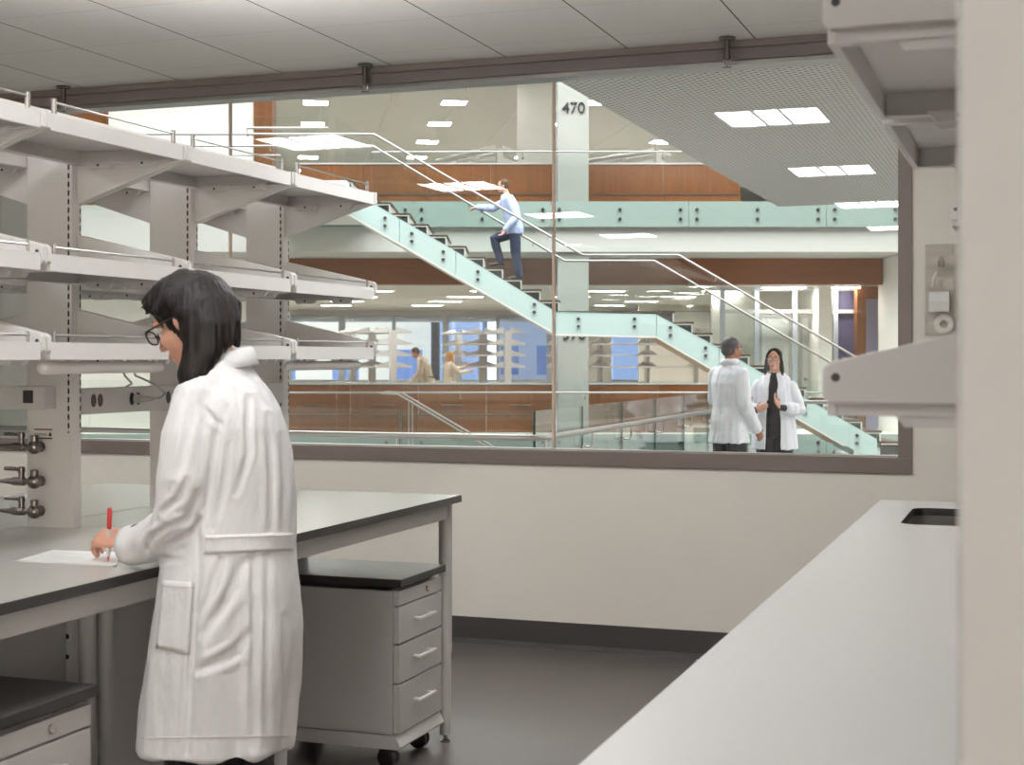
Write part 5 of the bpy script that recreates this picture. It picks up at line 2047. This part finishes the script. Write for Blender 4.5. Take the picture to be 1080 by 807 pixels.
    # --- hair: cap, fringe and a long fall over the near shoulder
    def hair(mb):
        P, f, s, u = p.P, p.hf, p.hs, p.hu
        mb.ball(pt(208, 325, v0 + .005), (.092, .086, .090), 28, 18)
        mb.ball(pt(199, 320, v0), (.088, .080, .076), 24, 16)
        mb.ball(pt(214, 335, v0), (.076, .086, .092), 24, 16)
        # fall on the near side and the back, down to the shoulder
        for path, rad, rt in (([(211, 318, -.055), (213, 345, -.075), (214, 370, -.08), (207, 392, -.085), (199, 404, -.09)], [.050, .054, .048, .034, .016], .55),
                              ([(212, 322, -.055), (212, 348, -.072), (207, 374, -.085), (198, 397, -.095), (192, 412, -.095)], [.040, .040, .036, .026, .010], .6),
                              ([(199, 312, -.06), (197, 330, -.078), (200, 350, -.082)], [.034, .032, .012], .6),
                          ([(228, 320, -.03), (234, 342, -.045), (233, 358, -.055), (226, 372, -.065)], [.050, .046, .036, .018], .6),
                              ([(236, 325, .03), (242, 345, .02), (248, 358, .02), (252, 366, .02)], [.045, .030, .016, .006], .7),
                              ([(215, 330, .06), (212, 360, .08), (200, 390, .09)], [.05, .05, .02], .6)):
            mb.tube([pt(a, b, v0 + c) for a, b, c in path], rad, n=18, ref=(1, 0, 0), ratio=rt, caps='round')
        # fringe sweeping forward over the brow
        for path, rad in (([(196, 300, -.02), (176, 308, -.03), (160, 318, -.03), (152, 325, -.03)], [.040, .034, .022, .006]),
                          ([(198, 312, -.05), (180, 320, -.06), (166, 328, -.055), (158, 331, -.05)], [.038, .030, .018, .005]),
                          ([(196, 305, .03), (172, 312, .04), (155, 319, .04), (149, 319, .04)], [.04, .034, .020, .005]),
                          ([(185, 318, 0), (170, 326, 0), (164, 331, 0)], [.035, .03, .012]),
                          ([(165, 318, -.02), (156, 328, -.02), (153, 333, -.02)], [.015, .009, .003]),
                          ([(168, 318, .02), (153, 322, .02), (148, 326, .02)], [.015, .009, .003])):
            mb.tube([pt(a, b, v0 + c) for a, b, c in path], rad, n=14, ref=(0, 0, 1), ratio=.8, caps='round')
    mb = MB()
    hair(mb)
    me = voxel(mb, 0.0045, 9)
    hc = pt(206, 330, v0)
    nn = [v.normal.copy() for v in me.vertices]
    for v, n in zip(me.vertices, nn):
        q = v.co
        a = math.atan2(q.y - hc.y, q.x - hc.x)
        lowz = max(0.0, (hc.z - q.z) * 5)
        v.co += n * (0.0032 * noise.noise(V((a * 14 + q.x * 20, 2.0, q.z * 3))) + 0.0025 * noise.noise(V((a * 32 + q.x * 40, 7.0, q.z * 5))))
    shift_mesh(me, p.base)
    link('hair', me, M['hair'], p.t, smooth='all')

    # --- the pen she holds
    b0, b1 = pt(114.0, 592.5, v0 + .105), pt(115.8, 536, v0 + .075)
    pen = thing('pen', 'white marker pen with red cap held by the woman at the bench', 'pen', b0, 'A')
    d = (b1 - b0)
    q = lambda a: b0 + d * a
    m = MB(); m.tube([q(0.10), q(0.16), q(0.62)], [0.0035, 0.0048, 0.0048], n=16); m.build('barrel', M['white_plastic'], pen, smooth=True)
    m = MB(); m.tube([q(0.62), q(0.63), q(0.97), q(1.0)], [0.0052, 0.0062, 0.0058, 0.004], n=16); m.build('cap', M['red'], pen, smooth=True)
    m = MB(); m.tube([q(0.0), q(0.1)], [0.0008, 0.0035], n=12); m.build('tip', M['red'], pen, smooth=True)


M['stitch'] = plain('seam thread', (206, 200, 196), 0.9)


# ------------------------------------------------------------------ people in the atrium
def coat_rings(s, lo, flare, inf=0.014):
    return lambda mb: (s.torso(mb, inf, lo, flare, z_hi=1), s.arms(mb, 0.014, rs=[0.050, 0.053, 0.049, 0.049, 0.049, 0.045, 0.042]))


def trousers(s, mat, vox, inf=0.015):
    def fill(mb):
        s.legs(mb, inf, [0.080, 0.080, 0.074, 0.066, 0.066, 0.056, 0.052])
        P = s.J['pel']
        mb.rings([eloop(P - V((0, 0, .13)), s.sd * .155 * s.k, s.f * .115 * s.k), eloop(P + V((0, 0, .08)), s.sd * .165 * s.k, s.f * .12 * s.k)])
    s.garment('trousers', fill, mat, vox, folds=cloth_folds(0.008, s.J['pel'], seed=2.2))
    s.garment('shoes', lambda mb: s.feet(mb, 0.008), M['shoe'], 0.008, 2)


def standing(u, v, zf, f, k, lean=0.0):
    f = V(f).normalized()
    s = f.cross(V((0, 0, 1)))
    b = V((u, v, zf))

    def at(fw, sd, z):
        return b + f * fw * k + s * sd * k + V((0, 0, z * k))
    J = dict(pel=at(0, 0, .97), che=at(.0, 0, 1.30), nec=at(.01, 0, 1.49), hea=at(.035, 0, 1.605),
             sL=at(0, -.165, 1.385), sR=at(0, .165, 1.385), eL=at(-.03, -.215, 1.12), eR=at(-.03, .215, 1.12),
             wL=at(.06, -.20, .87), wR=at(.06, .20, .87), hL=at(0, -.078, .90), hR=at(0, .078, .90),
             kL=at(.025, -.10, .50), kR=at(.025, .10, .50), aL=at(-.01, -.11, .085), aR=at(-.01, .11, .085), gaz=f, _f=f)
    return J, at


def man_talking():
    v = 13.1
    u = pu(769, v)
    f = V((0.80, 0.60, 0))
    J, at = standing(u, v, ZF, f, 0.985)
    J['gaz'] = V((0.88, 0.45, -0.03))
    J['eR'], J['wR'] = at(-.03, .225, 1.11), at(.15, .18, .90)      # near arm bent, hand at the hip
    J['eL'], J['wL'] = at(.06, -.26, 1.15), at(.30, -.20, 1.12)    # far arm reaching towards the woman
    p = Person('person', 'man in a white lab coat seen from behind, short grey hair, in the lobby', J, 0.985)
    p.body(M['skin2'], 0.006, {'R': dict(d=V((.5, .2, -.8)), n=V((-.5, .6, 0)), t=V((.5, .3, .3)), curl=0.6), 'L': dict(d=V((.9, .3, .2)), n=V((.2, -.6, .5)), t=V((0, 0, 1)), curl=0.5)})
    short_hair(p, M['hair_grey'], 0.006)
    p.eyes(M['hair_grey'])
    trousers(p, M['navy'], 0.010)
    co = p.garment('lab_coat', coat_rings(p, ZF + 0.755, 0.012), M['coat2'], 0.009, folds=cloth_folds(0.014, J['pel'], seed=1.0))
    m = MB()
    n = J['nec'] + V((0, 0, -0.012))
    R = [eloop(n + V((0, 0, h)), p.sd * a, p.f * b) for a, b, h in ((.062, .062, .0), (.062, .062, .04), (.072, .070, .042), (.098, .090, -.01), (.075, .074, -.012))]
    m.rings(R + [R[0]], cap=False)
    m.build('collar', M['coat2'], co, smooth='all')


def woman_talking():
    v = 13.75
    u = pu(817, v)
    f = V((-0.28, -0.96, 0))
    k = 0.93
    J, at = standing(u, v, ZF, f, k)
    J['gaz'] = V((-0.30, -0.95, 0.02))
    J['sL'].z -= 0.035; J['sR'].z -= 0.035
    J['eR'], J['wR'] = at(.02, .25, 1.10), at(.22, .15, 1.10)
    J['eL'], J['wL'] = at(.03, -.25, 1.10), at(.24, -.08, 1.13)
    p = Person('person', 'long-haired woman facing us in an open white lab coat over black clothes', J, k, female=True)
    p.body(M['skin3'], 0.0055, {'L': dict(d=V((-.55, -.3, .75)), n=V((.6, -.2, .4)), t=V((-.3, .1, .7)), curl=0.35), 'R': dict(d=V((.35, -.8, .25)), n=V((.3, .3, -.8)), t=V((0, -.3, .8)), curl=0.45)})
    long_hair(p, M['hair'], 0.006, 0.19)
    p.eyes(M['hair'])
    p.glasses()

    def top(mb):
        p.torso(mb, 0.008, None, 0, z_hi=1)
        p.arms(mb, 0.003)
    p.garment('black_top', top, M['dark'], 0.008)
    trousers(p, M['dark'], 0.009)
    # open coat: a shell around the back with a gap at the front, sleeves to mid forearm
    gap = 0.36

    def coat(mb):
        J_ = p.J
        rows = []
        for z, a, b in ((ZF + .66, .215, .175), (ZF + .78, .208, .170), (ZF + .90, .196, .16), (ZF + 1.02, .184, .148), (ZF + 1.15, .176, .142), (ZF + 1.25, .165, .135), (ZF + 1.32, .135, .110), (ZF + 1.365, .09, .085)):
            c = V((J_['pel'].x, J_['pel'].y, z))
            outer, inner = [], []
            n = 40
            for i in range(n + 1):
                g = gap * (1.0 if z < ZF + 1.2 else 0.75)
                t = math.pi / 2 + g + (2 * math.pi - 2 * g) * i / n
                d = p.sd * math.cos(t), p.f * math.sin(t)
                outer.append(c + d[0] * a + d[1] * b)
                inner.append(c + d[0] * (a - .02) + d[1] * (b - .02))
            rows.append(outer + inner[::-1])
        mb.rings(rows)
        for q in 'LR':
            a, b, c = J_['s' + q], J_['e' + q], J_['w' + q]
            mb.tube([a, a.lerp(b, .4), b, b.lerp(c, .35), b.lerp(c, .62)], [.054, .062, .068, .066, .058], n=16, caps='round')
    co = p.garment('lab_coat', coat, M['coat2'], 0.0075, 3, folds=cloth_folds(0.014, J['pel'], seed=4.0))
    for sgn in (-1, 1):
        m = MB()
        n = J['nec']
        pts = [n + p.sd * sgn * .05 - p.f * .02 + V((0, 0, -.02)), n + p.sd * sgn * .085 + p.f * .085 + V((0, 0, -.085)), n + p.sd * sgn * .062 + p.f * .142 + V((0, 0, -.19)), n + p.sd * sgn * .05 + p.f * .150 + V((0, 0, -.27))]
        m.tube(pts, [.018, .030, .024, .008], n=12, ref=p.sd, ratio=.35, caps='round')
        m.build('lapel', M['coat2'], co, smooth='all')


def climber():
    """man in a pale blue shirt walking up the stair, seen from the side"""
    v = 25.75
    k = 1.03

    def q(px, py, dv=0.0):
        return pt(px, py, v + dv)
    J = dict(pel=q(543, 241), che=q(538, 217), nec=q(534, 204), hea=q(530.5, 196.0), gaz=V((-1, 0.05, -0.12)), _f=V((-1, 0.02, 0)),
             sL=q(536, 210, -.17), sR=q(537, 210, .18), eL=q(545, 229, -.22), wL=q(533, 242, -.24), eR=q(520, 220, .22), wR=q(504, 219, .26),
             hL=q(543, 246, -.09), kL=q(544, 269, -.10), aL=q(547.5, 290.0, -.10),
             hR=q(541, 246, .09), kR=q(521, 252, .10), aR=q(528, 275.5, .10))
    p = Person('person', 'man in a pale blue shirt and jeans climbing the atrium stair, hand on the rail', J, k)
    p.body(M['skin3'], 0.007, {'L': dict(d=V((-.5, -.05, -.8)), n=V((-.6, 0, .4)), t=V((-.4, .6, 0)), curl=0.5), 'R': dict(d=V((-.95, .1, -.15)), n=V((0, 0, -1)), t=V((0, -1, .2)), curl=0.7)})
    short_hair(p, M['hair_brown'], 0.008)
    p.eyes(M['hair_brown'])
    trousers(p, M['jeans'], 0.010)

    def shirt(mb):
        p.torso(mb, 0.034, None, 0, z_hi=1)
        p.arms(mb, 0.022)
    p.garment('shirt', shirt, M['shirt'], 0.010, folds=cloth_folds(0.02, J['che'], seed=9.0))


def far_people():
    v = 33.2
    J, at = standing(pu(452, v), v, ZF, V((-0.93, 0.2, 0)), 1.05)
    f = V((-0.93, 0.2, 0)).normalized()
    for n, fw in (('che', .10), ('nec', .19), ('hea', .27), ('sL', .13), ('sR', .13), ('eL', .18), ('eR', .20), ('wL', .34), ('wR', .34)):
        J[n] = J[n] + f * fw + V((0, 0, -.02 if n != 'hea' else -.06))
    J['gaz'] = V((-.8, .1, -.55))
    p = Person('person', 'stooping man in a beige coat working in the far laboratory, left of two people', J, 1.05)
    p.body(M['skin3'], 0.009, {})
    short_hair(p, M['hair_brown'], 0.010)
    p.eyes(M['hair_brown'])
    trousers(p, M['navy'], 0.012)
    p.garment('coat', coat_rings(p, ZF + .62, .03), M['tan'], 0.012, folds=cloth_folds(0.02, J['pel'], seed=3.0))

    v = 34.0
    J, at = standing(pu(474, v), v, ZF, V((0.75, 0.4, 0)), 0.97)
    J['eL'], J['wL'] = at(.20, -.22, 1.25), at(.48, -.16, 1.36)
    J['eR'], J['wR'] = at(.16, .24, 1.20), at(.42, .18, 1.25)
    p = Person('person', 'blond woman in a cream top reaching to the shelves in the far laboratory', J, 0.97, female=True)
    p.body(M['skin3'], 0.009, {})
    long_hair(p, M['hair_blond'], 0.010, 0.16)
    p.eyes(M['hair_brown'])
    trousers(p, M['navy'], 0.012)

    def top(mb):
        p.torso(mb, 0.016, None, 0, z_hi=1)
        p.arms(mb, 0.014)
    p.garment('top', top, M['cream'], 0.012, folds=cloth_folds(0.014, J['che'], seed=6.0))
# ================================================================== BUILD
shell()
lab_lights()
sprinklers()
left_bench()
right_bench()
organizer()
added_uplight((XS + XSB) / 2, 2.0, 4.95, 2.092, 'added unseen light strip along the top of the left shelving posts')
added_uplight(0.2, 2.0, 5.0, 2.092, 'added unseen light strip along the top of the right shelving posts', 'fill_up_bright')
papers()
lobby()
guard_run('glass_railing', 'near glass guard with steel handrail curving around the open void beyond the window',
          [(-10.0, 8.5), (-2.9, 8.5), (-2.9, 16.42), (3.5, 16.42)], ZF, 1.08, 0.92, 0.94, 'L', -1, zbot=ZF - 0.35, edge='glass_edge_dark')
slabs()
walls()
row_lights(7.7, 33.1, 8, 6, 3.4, 3.3, -7.71, 8.9, 'fourth floor')
row_lights(2.92, 33.2, 7, 4, 2.6, 3.0, -8.3, 12, 'third floor', (0.9, 0.32))
ceiling_grid(7.7, 28.9, 61, -10.2, 19, 8.9, 'trim_ceiling_grid', 1.675)
stairs()
far_lab()
entry()
writer()
man_talking()
woman_talking()
climber()
far_people()


# ------------------------------------------------------------------ added fill lamps and sky
def area(name, label, cat, loc, rot, sx, sy, power, col):
    l = bpy.data.lights.new(name, 'AREA')
    l.shape = 'RECTANGLE'
    l.size, l.size_y = sx, sy
    l.energy = power
    l.color = col
    o = bpy.data.objects.new(name, l)
    COL.objects.link(o)
    o.location = loc
    o.rotation_euler = rot
    return o


area('added_side_fill', '', '', (2.55, -4.3, 1.75), (0, -math.pi / 2, 0), 1.8, 3.4, 450, (0.955, 0.975, 1.0))  # unseen lamp added behind the camera, brightens what faces it
area('added_skylight_lamp', '', '', A2L(1.0, 20.5, 11.9), (0, 0, TH), 20, 13, 5800, (0.93, 0.965, 1.0))  # unseen lamp added under the closed atrium roof to brighten the void

w = bpy.data.worlds.new('sky')
SC.world = w
w.use_nodes = True
nt = w.node_tree
nt.nodes.clear()
ou = nt.nodes.new('ShaderNodeOutputWorld')
bg = nt.nodes.new('ShaderNodeBackground')
bg.inputs[0].default_value = (0.80, 0.89, 1.0, 1)
bg.inputs[1].default_value = 2.0
nt.links.new(bg.outputs[0], ou.inputs[0])

# ------------------------------------------------------------------ camera
cam = bpy.data.cameras.new('camera')
co = bpy.data.objects.new('camera', cam)
COL.objects.link(co)
co.location = (0, 0, HC)
co.rotation_euler = (math.pi / 2, 0, TH)
cam.sensor_fit = 'HORIZONTAL'
cam.sensor_width = 36.0
cam.lens = FPX / 1080 * 36.0
cam.shift_y = -25.5 / 1080
cam.clip_end = 400
cam.dof.use_dof = True
cam.dof.focus_distance = 6.5
cam.dof.aperture_fstop = 9.0
SC.camera = co

SC.view_settings.view_transform = 'Standard'
SC.view_settings.look = 'None'
SC.view_settings.gamma = 1.0
SC.view_settings.exposure = 0.12
SC.view_settings.use_curve_mapping = False
cy = SC.cycles
cy.max_bounces = 8
cy.diffuse_bounces = 4
cy.glossy_bounces = 4
cy.transmission_bounces = 4
cy.transparent_max_bounces = 32
cy.use_denoising = True
cy.caustics_reflective = False
cy.caustics_refractive = False
cy.sample_clamp_indirect = 6
